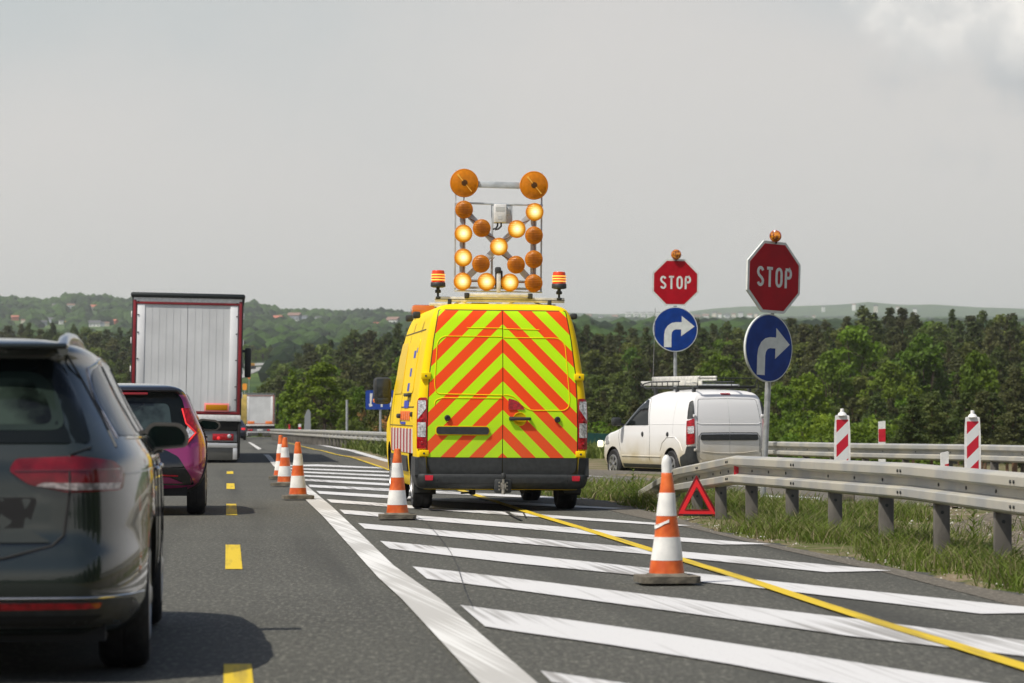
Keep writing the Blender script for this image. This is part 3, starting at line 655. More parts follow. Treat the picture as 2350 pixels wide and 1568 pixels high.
# tail lamps: frame with white, red, white, red fields
for s in (-1, 1):
    f = MB(); a, b = .885, .985
    pol = rpoly([(s*.887, .722), (s*1.0, .722), (s*1.003, 1.28), (s*.97, 1.318), (s*.885, 1.318)], [.01, .01, .04, .03, .02])
    def corner(x, z, o):
        w_ = VB.W(z)
        if abs(x) < w_ - .09: return VB.rear(x, z, o)
        t = (abs(x) - (w_ - .09)) / .14; th = t * math.pi / 2; return (math.copysign(w_ - .09 + (.09 + o) * math.sin(th), x), VB.ry(w_ - .09, z) + .09 - (.09 + o) * math.cos(th), z)
    o = MB().panel(pol, corner, .016, -.01, .05).build('tail_lamp', REDL, van)
    for (z0, z1, mt, nm) in ((1.12, 1.285, CLR, 'reversing_lens'), (.86, 1.03, CLR, 'clear_lens')):
        q = [(s*.9, z0), (s*.985, z0 if nm == 'clear_lens' else z0 + .08), (s*.985, z1), (s*.9, z1)]
        if nm != 'clear_lens': q[0] = (s*.9, z0 + (.0 if s < 0 else 0)); q = [(s*.985, 1.06), (s*.985, z1), (s*.9, z1), (s*.9, 1.19)]
        l_ = MB().panel(rpoly(q, .008), corner, .021, .0, .05).build(nm, mt, o)
    for zc in (.79, 1.03+.03): 
        t_ = MB(); p_ = corner(s*.94, zc, .017); t_.lathe([(.018, 0), (.014, .008), (.004, .009)], 16, Matrix.Translation(p_) @ Matrix.Rotation(R(90), 4, 'X')); t_.build('bulb', REDL, o)
# bumper with raised corners, fog reflectors, tow ball
BB = Body([(.255,.93),(.28,.975),(.33,1.0),(.40,1.015),(.43,1.015)], [(.255,.03),(.28,-.03),(.33,-.055),(.40,-.06),(.43,-.05)], [(.255,.6),(.43,.62)], .12, .03, .03)
mb = MB(); BB.mesh(mb, [.255,.262,.275,.3,.33,.36,.39,.41,.425,.43], 4)
for s in (-1, 1):
    mb.panel(rpoly([(s*.885,.40),(s*1.01,.40),(s*1.012,.60),(s*.99,.625),(s*.90,.625)], [0,0,.05,.02,.02]), lambda x, z, o: (x, VB.ry(min(abs(x), .99), z) - o - .0, z), .045, -.02)
    mb.panel(rpoly([(-.0,.40),(.56,.40),(.60,.52),(.60,.625),(.02,.625)], .02), (lambda y, z, o: (s * (1.005 + o), y, z)), .014, -.04)
bum = mb.build('bumper', TRIM, van)
for s in (-1, 1):
    MB().panel(rpoly([(s*.86-.043,.356),(s*.86+.043,.356),(s*.86+.048,.415),(s*.86-.048,.415)], .008), lambda x, z, o: (x, BB.ry(x, z) - o, z), .012, -.005).build('reflector', REDP, bum)
    MB().panel([(s*.76-.003,.28),(s*.76+.003,.28),(s*.76+.003,.425),(s*.76-.003,.425)], lambda x, z, o: (x, BB.ry(x, z) - o, z), .002, -.005).build('seam', DARK, bum)
MB().panel(rr(-.7,.33,.7,.395,.02), lambda x, z, o: (x, BB.ry(x, z) - o, z), .008, -.005).build('bumper_pad', TRIM, bum)
t = MB(); t.bbox((-.10,-.10,.215),(.10,-.03,.375),.02); t.box((-.095,-.105,.225),(.095,-.10,.26))
for x in (-.045,.045):
    for z in (.255,.295,.335): t.tube((x,-.115,z),(x,-.098,z),.011,mi=1)
t.tube((0,-.13,.2),(0,-.12,.34),.022,mi=1); t.lathe([(.0,.375),(.02,.378),(.028,.395),(.028,.425),(.02,.445),(.0,.45)],20,Matrix.Translation((0,-.13,0)),mi=0,cap=False); t.tube((0,-.13,.33),(0,-.13,.38),.016,mi=1); t.box((-.03,-.14,.26),(.03,-.09,.33),mi=1)
t.build('tow_hitch', [TRIM, mat('dull_steel', (.35,.33,.28), .45, .7, var=.3, vscale=20)], van)
u_ = MB(); u_.box((-.68,.15,.24),(.68,5.1,.36)); u_.tube((.25,.1,.24),(.33,.3,.24),.035); u_.tube((-.7,.98,.30),(.7,.98,.30),.05); u_.bbox((.28,4.3,.20),(.62,4.9,.3),.03); u_.bbox((-.35,.3,.18),(-.28,.42,.25),.02); u_.tube((-.45,.35,.2),(-.3,.35,.21),.012)
for s in (-1, 1): u_.box((s*.86-.13,.52,.18),(s*.86+.13,.53,.36))
u_.build('underbody', DARK, van)
for s in (-1, 1):
    fl = MB(); fl.prism([(s*.72,.36),(s*1.0,.36),(s*.99,.2),(s*.80,.2)], .014, Matrix(((1,0,0,0),(0,0,1,.50),(0,1,0,0),(0,0,0,1)))); fl.build('mud_flap', TRIM, van)
    wheel(van, s*.865, .98, .34, .225, s, RUB, RIM); wheel(van, s*.865, 4.62, .34, .225, s, RUB, RIM)
# left flank: sliding door recess, rails, lettering, striped band, cladding, handle, side lamps
sideL = lambda y, z, o: VB.left(y, z, o)
MB().panel(rr(.95,1.38,2.55,2.02,.06), sideL, .008, -.002).build('side_panel', YEL, van)
MB().panel(rr(2.75,1.38,4.0,2.02,.06), sideL, .008, -.002).build('side_panel', mat('yellow_panel', (.80,.54,.006), .4, spec=.2), van)
MB().panel(rr(.5,2.12,3.6,2.132,.004), sideL, .006, -.002).build('roof_gutter', mat('gutter_dark', (.16,.12,.03), .6), van)  # narrow dark yellow strip along the gutter
m_ = MB(); m_.panel([(2.62,.62),(2.632,.62),(2.632,2.1),(2.62,2.1)], sideL, .002); m_.panel([(3.98,.62),(3.992,.62),(3.992,2.1),(3.98,2.1)], sideL, .002); m_.panel([(.6,1.20),(2.6,1.20),(2.6,1.216),(.6,1.216)], sideL, .003); m_.panel([(.6,.98),(4.4,.98),(4.4,.99),(.6,.99)], sideL, .003)
m_.build('door_seams', mat('seam_dark', (.12,.085,.01), .6), van)  # dark lines in the joints of the side doors
BLU = mat('blue_lettering', (.02,.05,.45), .5)
m_ = MB(); m_.panel(rr(1.25,1.80,1.55,1.89,.01), sideL, .010); m_.panel(rr(1.50,1.58,1.75,1.68,.01), sideL, .010); m_.panel(rr(1.55,1.40,1.85,1.50,.01), sideL, .010); m_.panel(rr(1.05,1.86,1.15,1.92,.01), sideL, .010)
m_.panel(rr(1.75,1.00,2.5,1.03,.005), sideL, .009); m_.panel(rr(1.4,1.20,2.1,1.29,.01), sideL, .009); m_.build('lettering', BLU, van)
m_ = MB()
for k in range(5): m_.panel(rr(1.1+k*.32,1.05,1.32+k*.32,1.16,.02), sideL, .010)
m_.build('lettering', mat('orange_lettering', (.8,.16,.02), .5), van)
MB().panel([(.62,.66),(4.2,.66),(4.2,.95),(.62,.95)], sideL, .007).build('striped_band', stripe_material('red_white_stripes', (.70,.66,.60), (.42,.02,.03), 1, .3, .52), van)
m_ = MB(); m_.panel(rr(1.5,.43,4.1,.62,.03), sideL, .022); m_.build('side_cladding', TRIM, van)
for nm_, p_, q_, r__ in (('side_handle',(-1.035,1.15,1.335),(-.96,1.75,1.375),.015),('side_handle',(-1.05,2.5,1.07),(-.99,2.75,1.13),.02),('side_handle',(-1.03,.72,1.09),(-.99,.80,1.15),.015),('work_light',(-.98,1.0,2.27),(-.89,1.14,2.35),.02),('work_light',(-.97,2.3,2.27),(-.88,2.42,2.35),.02),('work_light',(.88,.7,2.27),(.96,.8,2.34),.02)):
    MB().bbox(p_, q_, r__).build(nm_, TRIM, van)
MB().bbox((-.85,2.9,2.36),(-.55,3.15,2.50),.04).build('front_beacon', mat('amber_lens_dull', (.6,.16,.02), .2, coat=1), van)
# mirrors
for s in (-1, 1):
    m_ = MB(); m_.bbox((-1.235 if s<0 else 1.13, 4.28, 1.25), (-1.00 if s<0 else 1.33, 4.42, 1.60), .05); m_.bbox((s*1.08-.08,4.32,1.47),(s*1.08+.08,4.38,1.52),.02); m_.bbox((s*1.08-.08,4.32,1.30),(s*1.08+.08,4.38,1.35),.02)
    mo = m_.build('wing_mirror', TRIM, van); xx = -1.118 if s < 0 else 1.23
    MB().bbox((xx-.078,4.272,1.345),(xx+.078,4.283,1.58),.004).build('mirror_glass', mat('mirror_glass', (.035,.042,.048), .12, .2, spec=.4), mo); MB().bbox((xx-.07,4.272,1.27),(xx+.07,4.283,1.333),.004).build('mirror_glass', MATS['mirror_glass'], mo)
    MB().bbox((xx-.122 if s<0 else xx+.06,4.30,1.27),(xx-.085 if s<0 else xx+.105,4.36,1.32),.01).build('indicator', MATS['amber_lens_dull'], mo)
# windscreen
MB().panel([(-.80,1.32),(.80,1.32),(.72,1.98),(-.72,1.98)], lambda x, z, o: (x, VB.Y1(z) + o, z), .004).build('windscreen', GLASS, van)
# roof bars
rb = MB(); rb.bbox((-.80,.86,2.468),(.76,.90,2.528),.006); rb.box((-.80,.858,2.494),(.76,.859,2.500),mi=1); rb.bbox((-.78,3.0,2.46),(.78,3.04,2.50),.006); rb.bbox((-.78,1.9,2.455),(.78,1.94,2.49),.006)
for x in (-.62,.58): rb.bbox((x-.022,.85,2.36),(x+.022,.91,2.50),.008,mi=1); rb.bbox((x-.05,.87,2.36),(x+.02,.93,2.39),.008,mi=1); rb.bbox((x-.022,2.98,2.38),(x+.022,3.06,2.48),.008,mi=1)
rb.bbox((-.42,.80,2.535),(.33,.86,2.57),.006); rb.bbox((-.40,.95,2.515),(.32,1.0,2.545),.006)
for x in (-.42,.34): rb.bbox((x-.028,.79,2.51),(x+.028,.86,2.575),.008,mi=1)
rb.bbox((-.06,.9,2.50),(-.03,1.0,2.55),.004); rb.box((-.35,.9,2.43),(-.15,1.4,2.46),mi=1); rb.tube((-.55,.9,2.44),(-.30,1.6,2.58),.015); rb.tube((.5,.95,2.44),(.34,1.6,2.56),.012,mi=1)
for x in (-.33,.25): rb.bbox((x-.02,.95,2.5),(x+.02,3.0,2.54),.006)
rb.build('roof_rack', [ALU, TRIM], van).location.x = .065
# rotating beacons
def amber(name, lit, rad, big=False):
    m = bpy.data.materials.new(name); m.use_nodes = True; nt = m.node_tree; b = nt.nodes['Principled BSDF']; l = nt.links.new
    tc = nt.nodes.new('ShaderNodeTexCoord'); sp = nt.nodes.new('ShaderNodeSeparateXYZ'); l(tc.outputs['Object'], sp.inputs[0])
    def mth(op, a, b_=0., c_=None):
        n = nt.nodes.new('ShaderNodeMath'); n.operation = op
        for i, q in enumerate((a, b_, c_)):
            if q is None: continue
            if isinstance(q, (int, float)): n.inputs[i].default_value = q
            else: l(q, n.inputs[i])
        return n.outputs[0]
    x2 = mth('MULTIPLY', sp.outputs['X'], sp.outputs['X']); z2 = mth('MULTIPLY', sp.outputs['Z'], sp.outputs['Z']); rd = mth('DIVIDE', mth('SQRT', mth('ADD', x2, z2)), rad)
    gx = mth('SINE', mth('MULTIPLY', sp.outputs['X'], 2 * math.pi / .0155)); gz = mth('SINE', mth('MULTIPLY', sp.outputs['Z'], 2 * math.pi / .021))
    cr = nt.nodes.new('ShaderNodeValToRGB'); e = cr.color_ramp
    if lit:
        e.elements[0].position = 0; e.elements[0].color = (1, .95, .68, 1); e.elements[1].position = 1; e.elements[1].color = (.62, .19, .002, 1)
        for p, c in ((.36, (1, .86, .36)), (.66, (1, .58, .06)), (.84, (.72, .26, .004))): q = e.elements.new(p); q.color = (*c, 1)
        l(rd, cr.inputs[0]); l(cr.outputs[0], b.inputs['Emission Color'])
        st = mth('MULTIPLY_ADD', mth('MINIMUM', gx, gz), .16, .98); fall = nt.nodes.new('ShaderNodeMapRange'); fall.inputs[1].default_value = .1; fall.inputs[2].default_value = 1.; fall.inputs[3].default_value = 1.5; fall.inputs[4].default_value = .33; l(rd, fall.inputs[0])
        l(mth('MULTIPLY', st, fall.outputs[0]), b.inputs['Emission Strength']); b.inputs['Base Color'].default_value = (.35, .11, .004, 1)
    else:
        e.elements[0].position = 0; e.elements[0].color = (.26, .075, .004, 1) if not big else (.07, .03, .006, 1); e.elements[1].position = 1; e.elements[1].color = (.62, .20, .006, 1)
        q = e.elements.new(.20 if big else .45); q.color = (.10, .04, .006, 1) if big else (.34, .10, .004, 1); q = e.elements.new(.24 if big else .8); q.color = (.58, .19, .004, 1) if big else (.52, .165, .004, 1)
        l(rd, cr.inputs[0]); no = nt.nodes.new('ShaderNodeTexNoise'); no.inputs['Scale'].default_value = 22; l(tc.outputs['Object'], no.inputs['Vector'])
        x = nt.nodes.new('ShaderNodeMix'); x.data_type = 'RGBA'; x.blend_type = 'MULTIPLY'; x.inputs[0].default_value = .5; l(cr.outputs[0], x.inputs[6]); l(no.outputs[0], x.inputs[7])
        hs = nt.nodes.new('ShaderNodeHueSaturation'); hs.inputs['Value'].default_value = 1.35; l(x.outputs[2], hs.inputs['Color']); l(hs.outputs[0], b.inputs['Base Color'])
        if big: pass
    bp = nt.nodes.new('ShaderNodeBump'); bp.inputs['Strength'].default_value = .35; bp.inputs['Distance'].default_value = .004; l(mth('ADD', gx, gz), bp.inputs['Height'])
    if not big: l(bp.outputs[0], b.inputs['Normal'])
    b.inputs['Roughness'].default_value = .25; b.inputs['Specular IOR Level'].default_value = .3; return m
LIT, UNLIT, BIGL = amber('amber_lamp_lit', True, .112), amber('amber_lamp_dark', False, .112), amber('large_amber_lamp', False, .175, True)
BEAC = mat('beacon_lens', (.72, .055, .004), .15, coat=.5); BEACL = mat('beacon_light', (1, .5, .1), .3, emit=(1, .42, .06, 1.0))
for x in (-.695, .76):
    b_ = MB(); M = Matrix.Translation((x, .88, 0))
    b_.tube((x,.88,2.51),(x,.88,2.60),.014); b_.bbox((x-.035,.86,2.57),(x+.035,.90,2.61),.01); b_.bbox((x-.03,.85,2.50),(x+.03,.91,2.53),.008); b_.lathe([(.06,2.635),(.088,2.645),(.09,2.655),(.088,2.69),(.08,2.70)], 28, M); b_.tube((x,.88,2.60),(x,.88,2.64),.022)
    o = b_.build('beacon', TRIM, van)
    MB().lathe([(.082,2.695),(.080,2.78),(.076,2.825),(.068,2.84),(.0,2.845)], 28, M, cap=False).build('beacon_lens', BEAC, o)
    l3 = MB()
    for z in (2.718,2.749,2.780): l3.lathe([(.0835,z),(.0845,z+.003),(.0842,z+.012),(.083,z+.015)], 28, M, cap=False)
    l3.build('light_strip', BEACL, o)
# arrow board (its own depth: 1.5 m ahead of the tail)
BD = 1.5
def bxz(u, v): return ((u - 1127) / 188.9, CAMH + (HOR - v) / 188.9)
bo = MB()
def bar(p, q, wd, dp=.03, y=BD + .05, mi=0):
    (x1, z1), (x2, z2) = bxz(*p), bxz(*q); d = Vector((x2 - x1, 0, z2 - z1)); ln_ = d.length; d.normalize(); a = math.atan2(d.z, d.x)
    M = Matrix.Translation((x1, y, z1)) @ Matrix.Rotation(-a, 4, 'Y'); bo.bbox((0, -dp/2, -wd/2), (ln_, dp/2, wd/2), .004, mi=mi, M=M)
bar((1093,423),(1193,424.5), .078, .04, BD+.03); bar((1043,466),(1247,469), .024); bar((1045.5,390),(1045.5,668), .02,.03,BD+.09); bar((1245,392),(1245,669), .02,.03,BD+.09)
for u in (1062,1226): bar((u,500),(u,664), .072, .02, BD+.06)
bar((1068,485),(1222,645), .078, .02, BD+.045); bar((1222,488),(1066,645), .078, .02, BD+.065); bar((1131,466),(1131,664), .026,.03,BD+.1)
bar((1044,644),(1246,646), .03, .03, BD+.08); bar((1044,660),(1246,662), .028, .03, BD+.08); bar((1044,668),(1247,669.5), .015, .06, BD+.05)
(x, z) = bxz(1153, 490); bo.bbox((x-.125,BD+.04,z-.118),(x+.125,BD+.05,z+.118),.003)
bo.bbox((x+.035,BD+.028,z-.02),(x+.09,BD+.041,z+.075),.01, mi=2)
bo.bbox((x-.105,BD-.02,z-.11),(x+.045,BD+.04,z+.115),.008, mi=1); bo.box((x-.085,BD-.0225,z+.03),(x+.025,BD-.021,z+.08), mi=2); bo.box((x-.055,BD-.0225,z-.07),(x-.01,BD-.021,z-.03), mi=2)
board = bo.build('arrow_board', [mat('board_steel', (.50,.54,.56), .45, .1, var=.12, vscale=10), WHITEP, mat('pale_grey', (.55,.57,.56), .5)], van)
pst = MB(); (x, z) = bxz(1144.5, 640); pst.bbox((x-.024,BD-.05,bxz(0,672)[1]),(x+.024,BD-.01,bxz(0,627)[1]),.006); pst.bbox((x-.045,BD-.06,bxz(0,628)[1]),(x+.03,BD+.02,bxz(0,613)[1]),.02,mi=1); pst.bbox((x-.04,BD-.0,bxz(0,660)[1]),(x+.055,BD+.04,bxz(0,620)[1]),.02,mi=1)
pst.build('lifting_post', [ALU, TRIM], board)
def cable(pts, y=BD-.0, r=.0065, m=None): MB().path([(bxz(u, v)[0], y, bxz(u, v)[1]) for u, v in pts], r, 6).build('cable', m or mat('brown_cable', (.13,.045,.015), .5), board)
for c_ in ([(1064,450),(1063,465)],[(1063,500),(1066,512),(1064,520)],[(1064,555),(1062,575)],[(1064,610),(1062,630)],[(1226,500),(1226,520)],[(1226,555),(1227,575)],[(1226,612),(1227,630)],[(1078,503),(1092,510),(1098,520)],[(1118,540),(1134,546),(1138,555)],[(1200,510),(1215,505)],[(1153,550),(1165,546),(1175,538)],[(1125,600),(1135,590)],[(1150,584),(1160,590),(1172,596)],[(1133,647),(1155,647)],[(1080,647),(1102,647)],[(1186,648),(1210,648)]): cable(c_)

cable([(1142,510),(1142,518),(1138,524),(1131,526)], BD+.02, .011, TRIM); cable([(1150,510),(1150,519),(1144,525),(1136,527)], BD+.01, .011, TRIM)
LAMPS = [(1064,482,0),(1063,537,1),(1063,592,1),(1062,647,1),(1227,485,1),(1226,539,0),(1226,594,0),(1226,649,0),(1105,524,0),(1186,525,1),(1145,566,1),(1104,606,0),(1185,607,0),(1117,647,1),(1171,648,1)]
def lamp(x, z, r, m):
    o = MB(); M = Matrix.Rotation(R(90), 4, 'X')
    o.lathe([(r*.9, -.03), (r*.99, -.02), (r, 0), (r*.985, .014), (r*.93, .018), (r*.90, .016), (r*.75, .026), (r*.5, .034), (r*.25, .038), (r*.02, .039)], 44, M)
    b_ = o.build('lamp', m, board, (x, BD, z)); return b_
for (u, v, lit) in LAMPS: lamp(*bxz(u, v), .110, LIT if lit else UNLIT)
for (u, v) in ((1064,421),(1225,424)):
    x, z = bxz(u, v); lamp(x, z, .175, BIGL)
MIRL = mat('mirror_streak', (.95, .50, .05), .25, coat=.5)
for (u, v) in ((1064,421),(1225,424)):
    x, z = bxz(u, v); s_ = MB(); s_.prism([(-.004,.03),(.004,.03),(.012,.135),(-.012,.135)], .004, Matrix.Translation((x, BD-.037, z)) @ Matrix.Rotation(R(-40), 4, 'Y') @ Matrix.Rotation(R(90), 4, 'X')); s_.prism([(-.003,-.03),(.003,-.03),(.007,-.135),(-.007,-.135)], .004, Matrix.Translation((x, BD-.037, z)) @ Matrix.Rotation(R(-40), 4, 'Y') @ Matrix.Rotation(R(90), 4, 'X'))
    s_.build('lens_ridge', MIRL, board)

# ------------------------------------------------------------------ dark grey estate car, near left
PG = mat('dark_grey_paint', (.016, .023, .019), .22, .25, coat=1, coatr=.02)
est = empty('estate_car', (-2.44, 13.2, 0), R(5.6), 'dark grey estate car with roof rails, nearest vehicle, cut off by the left edge', 'car')
EB = Body([(.20,.84),(.27,.88),(.38,.91),(.55,.918),(.8,.915),(.93,.905),(1.0,.870),(1.08,.82),(1.2,.755),(1.32,.70),(1.39,.665),(1.43,.615),(1.46,.53),(1.48,.40),(1.49,.2)],
          [(.20,.16),(.27,.04),(.38,.0),(.52,.01),(.60,.045),(.8,.06),(.93,.075),(1.0,.13),(1.1,.23),(1.3,.42),(1.38,.46),(1.42,.44),(1.45,.47),(1.47,.60),(1.49,1.0)],
          [(.20,4.6),(.4,4.77),(.6,4.74),(.75,4.6),(.85,4.1),(.95,3.5),(1.0,3.25),(1.2,2.85),(1.4,2.35),(1.46,1.95),(1.49,1.5)], [(.2,.28),(.45,.33),(.9,.34),(1.1,.30),(1.36,.26),(1.44,.16),(1.49,.06)], .5, .05, 3.0)
mb = MB(); EB.mesh(mb, [.20,.22,.25,.29,.34,.4,.46,.52,.56,.6,.66,.72,.78,.84,.9,.94,.97,1.0,1.03,1.07,1.12,1.18,1.24,1.3,1.34,1.37,1.39,1.41,1.43,1.445,1.457,1.467,1.475,1.482,1.487,1.49], 26)
b_ = mb.build('body', [PG, DARK], est); cut(b_, [(-1.1,-.66,.98,.33,.36),(.66,1.1,.98,.33,.36),(-1.1,-.66,3.8,.33,.36),(.66,1.1,3.8,.33,.36)], DARK)
hatch = MB().panel(rpoly([(-.66,1.02),(.66,1.02),(.60,1.2),(.51,1.385),(-.51,1.385),(-.60,1.2)], [.03,.03,.1,.05,.05,.1]), EB.rear, .006, -.004).build('rear_window', BACKGLASS, est)
INT = mat('window_interior', (.055,.085,.070), .12, spec=.3, var=.7, vscale=4, col2=(.012,.018,.016))
MB().panel(rpoly([(-.56,1.075),(.555,1.075),(.50,1.25),(.42,1.33),(-.42,1.33),(-.50,1.25)], .07), EB.rear, .0085, .004).build('window_pane', INT, hatch)
MB().panel(rpoly([(-.50,1.10),(.50,1.10),(.45,1.24),(.38,1.30),(-.38,1.30),(-.45,1.24)], .06), EB.rear, .0100, .006).build('window_pane', mat('window_interior_dark', (.006,.010,.009), .08, spec=.3, var=.7, vscale=3, col2=(.03,.045,.035)), hatch)
SEAM = mat('panel_seam', (.004,.004,.004), .7)
def seam(body_fn, pts, parent, wd=.005, m=SEAM, off=.0015, name='panel_seam', lift=0.):
    q = []
    for a, b in zip(pts, pts[1:]):
        n = max(1, int((Vector(b) - Vector(a)).length / .06)); q += [tuple(Vector(a).lerp(Vector(b), i / n)) for i in range(n)]
    q.append(pts[-1]); mb_ = MB(); mb_.path([body_fn(a, b, off + lift) for a, b in q], wd, 6); return mb_.build(name, m, parent)
for s in (-1, 1):
    tl = MB().panel(rpoly([(s*.315,.905),(s*.345,.955),(s*.60,.965),(s*.75,.945),(s*.80,.90),(s*.79,.815),(s*.56,.81),(s*.40,.845)], .02), EB.rear, .012, -.004, .05).build('tail_lamp', mat('deep_red_lens', (.15,.003,.008), .15, coat=.2, var=.25, vscale=12), est)
    MB().panel(rpoly([(s*.43,.838),(s*.60,.82),(s*.78,.822),(s*.785,.848),(s*.60,.850),(s*.46,.853)], .006), EB.rear, .0165, .0, .05).build('clear_strip', mat('smoked_lens', (.30,.26,.25), .2, .2, coat=.5, var=.4, vscale=40), tl)
    MB().panel([(s*.34,.90),(s*.78,.905),(s*.78,.909),(s*.34,.906)], EB.rear, .015, .0, .05).build('lens_bar', mat('dark_red', (.12,.004,.006), .2, coat=1), tl)
    seam(EB.rear, [(s*.572,.81),(s*.57,.97),(s*.66,1.0)], est, .004, lift=.012); seam(EB.rear, [(s*.572,.81),(s*.548,.63),(s*.50,.585),(s*.30,.535),(0,.53)], est, .006)
    MB().panel(rpoly([(s*.12,.312),(s*.70,.318),(s*.71,.342),(s*.12,.345)], .008), EB.rear, .010, -.004, .06).build('bumper_reflector', REDL, est)
    # side windows, bright trim, door handles, roof rails, side seams
    fn = EB.right if s > 0 else EB.left
    sg = MB().panel(rpoly([(.50,1.05),(3.1,1.03),(2.72,1.22),(2.2,1.375),(1.1,1.385),(.74,1.33),(.60,1.2)], [.04,.02,.1,.1,.1,.08,.05]), fn, .004, -.004, .1).build('side_window', GLASS, est)
    for y in (1.03, 1.95): MB().panel([(y,1.06),(y+.05,1.06),(y+.02,1.36),(y-.02,1.36)], fn, .007).build('window_pillar', TRIM, sg)
    seam(fn, [(.60,1.04),(3.12,1.02)], sg, .006, CHROME, .004, 'bright_trim'); seam(fn, [(.48,1.04),(.58,1.2),(.72,1.345),(1.1,1.397),(2.2,1.387),(2.75,1.22),(3.12,1.02)], sg, .005, CHROME, .004, 'bright_trim')
    seam(fn, [(1.3,.35),(1.25,.7),(1.05,1.03)], est, .003); seam(fn, [(2.05,.3),(2.1,1.03)], est, .003); seam(fn, [(3.15,.35),(3.2,1.0)], est, .003); seam(fn, [(.25,.88),(1.,.90),(3.9,.87)], est, .003, PG, .002, 'body_crease')
    seam(EB.rear, [(s*.76,1.0),(s*.70,1.12),(s*.60,1.30),(s*.54,1.40)], est, .005, TRIM, .002)
    h = MB()
    for y in (1.35,2.3): h.bbox((s*.925-.012,y,.875),(s*.925+.012,y+.17,.90),.01)
    h.build('door_handle', CHROME, est)
    rl_ = MB(); rl_.path([(s*.52,.50,1.425),(s*.52,.58,1.448),(s*.52,.72,1.470),(s*.525,.95,1.485),(s*.53,1.4,1.490),(s*.53,1.9,1.480),(s*.53,2.3,1.455),(s*.53,2.45,1.42)], .026, 12); rl_.build('roof_rail', mat('silver_rail', (.45,.48,.50), .28, .8, coat=.5), est)
    mm = MB()
    mm.panel(rpoly([(-.13,.0),(.09,.02),(.10,.08),(.06,.145),(-.10,.15),(-.14,.10)], .05), lambda a, b, o, s=s: (s*(.965)+a*s, 3.0-o, .95+b), .03, -.10, .05); mm.bbox((s*.86-.04,3.0,.94),(s*.93+.0,3.08,.985),.015)
    mo = mm.build('wing_mirror', [mat('mirror_shell', (.085,.08,.07), .35, coat=.3)], est)
    MB().panel(rpoly([(-.11,.02),(.07,.035),(.08,.08),(.045,.128),(-.09,.132),(-.12,.09)], .045), lambda a, b, o, s=s: (s*(.965)+a*s, 3.0-o, .95+b), .033, .02, .05).build('mirror_glass', mat('mirror_glass_teal', (.02,.06,.055), .10, .55, var=.7, vscale=9, col2=(.005,.012,.012)), mo)
    wheel(est, s*.785, .98, .325, .225, s, RUB, RIM); wheel(est, s*.80, 3.8, .325, .225, s, RUB, RIM)
MB().panel(rpoly([(-.40,.66),(.40,.66),(.44,.79),(-.44,.79)], .03), EB.rear, .0, -.03, .08).build('plate_recess', DARK, est)
MB().panel(rpoly([(-.50,.60),(.50,.60),(.40,.655),(-.40,.655)], .02), EB.rear, .012, -.004, .08).build('lid_lip', PG, est)
MB().panel(rpoly([(-.80,.235),(.80,.235),(.86,.30),(.84,.352),(-.84,.352),(-.86,.30)], .02), EB.rear, .006, -.004, .06).build('lower_bumper', TRIM, est)
MB().panel(rpoly([(-.64,.245),(.64,.245),(.72,.29),(-.72,.29)], .02), EB.rear, .009, -.004, .06).build('bumper_grille', DARK, est)
seam(EB.rear, [(-.88,.365),(.88,.365)], est, .004, CHROME, .004, 'chrome_strip')
MB().bbox((-.55,.33,1.425),(.55,.50,1.452),.012).build('spoiler', PG, est)
MB().panel(rr(-.06,.70,.06,.78,.02), EB.rear, .010, -.03).build('lid_handle', DARK, est)
u_ = MB(); u_.box((-.72,.2,.17),(.72,4.5,.26)); u_.build('underbody', DARK, est)
MB().panel([(-.66,1.02),(.66,1.02),(.58,1.36),(-.58,1.36)], lambda x, z, o: (x, EB.Y1(z) + o, z), .004).build('windscreen', GLASS, est)

# ------------------------------------------------------------------ magenta hatchback
MG = mat('magenta_paint', (.36, .035, .16), .32, .5, coat=1); BKP = mat('gloss_black_paint', (.008, .009, .012), .12, .2, coat=1)
hat = empty('hatchback_car', (-4.27, 34.85, 0), R(5.2), 'magenta hatchback with black roof and tall red blade tail lamp, behind the large trailer', 'car')
HB = Body([(.28,.74),(.34,.80),(.5,.855),(.65,.868),(.78,.865),(.9,.84),(1.0,.80),(1.15,.735),(1.28,.68),(1.36,.64),(1.41,.59),(1.45,.50),(1.475,.35),(1.485,.15)],
          [(.28,.16),(.4,.03),(.52,.0),(.7,.03),(.78,.045),(.86,.09),(1.0,.15),(1.2,.23),(1.34,.27),(1.40,.22),(1.43,.25),(1.46,.42),(1.485,.9)],
          [(.28,3.6),(.5,3.7),(.75,3.65),(.9,3.3),(1.0,2.95),(1.2,2.6),(1.4,2.1),(1.46,1.6),(1.485,1.2)], [(.28,.20),(.7,.22),(1.0,.16),(1.485,.07)], .4, .05, 1.6)
mb = MB(); HB.mesh(mb, [.28,.3,.33,.37,.42,.48,.54,.6,.66,.72,.76,.8,.84,.88,.92,.97,1.02,1.08,1.14,1.2,1.26,1.31,1.35,1.38,1.4,1.42,1.435,1.45,1.462,1.472,1.48,1.485], 22)
fs = mb.f; mb.m = [1 if (sum(mb.v[i][2] for i in f) / len(f)) > 1.335 else 0 for f in fs]
b_ = mb.build('body', [MG, BKP, DARK], hat); b_.data.materials.append(DARK)
cut(b_, [(-1.1,-.62,.62,.32,.35),(.62,1.1,.62,.32,.35),(-1.1,-.62,3.0,.32,.35),(.62,1.1,3.0,.32,.35)], DARK)
rw = MB().panel(rpoly([(-.62,.84),(.62,.84),(.70,.90),(.60,1.30),(.54,1.375),(-.54,1.375),(-.60,1.30),(-.70,.90)], .04), HB.rear, .006, -.004).build('tailgate_glass', BACKGLASS, hat)
MB().panel(rpoly([(-.5,.93),(.5,.93),(.45,1.25),(-.45,1.25)], .06), HB.rear, .0085, .003).build('window_pane', mat('cabin_dark', (.02,.03,.03), .08, var=.6, vscale=5), rw)
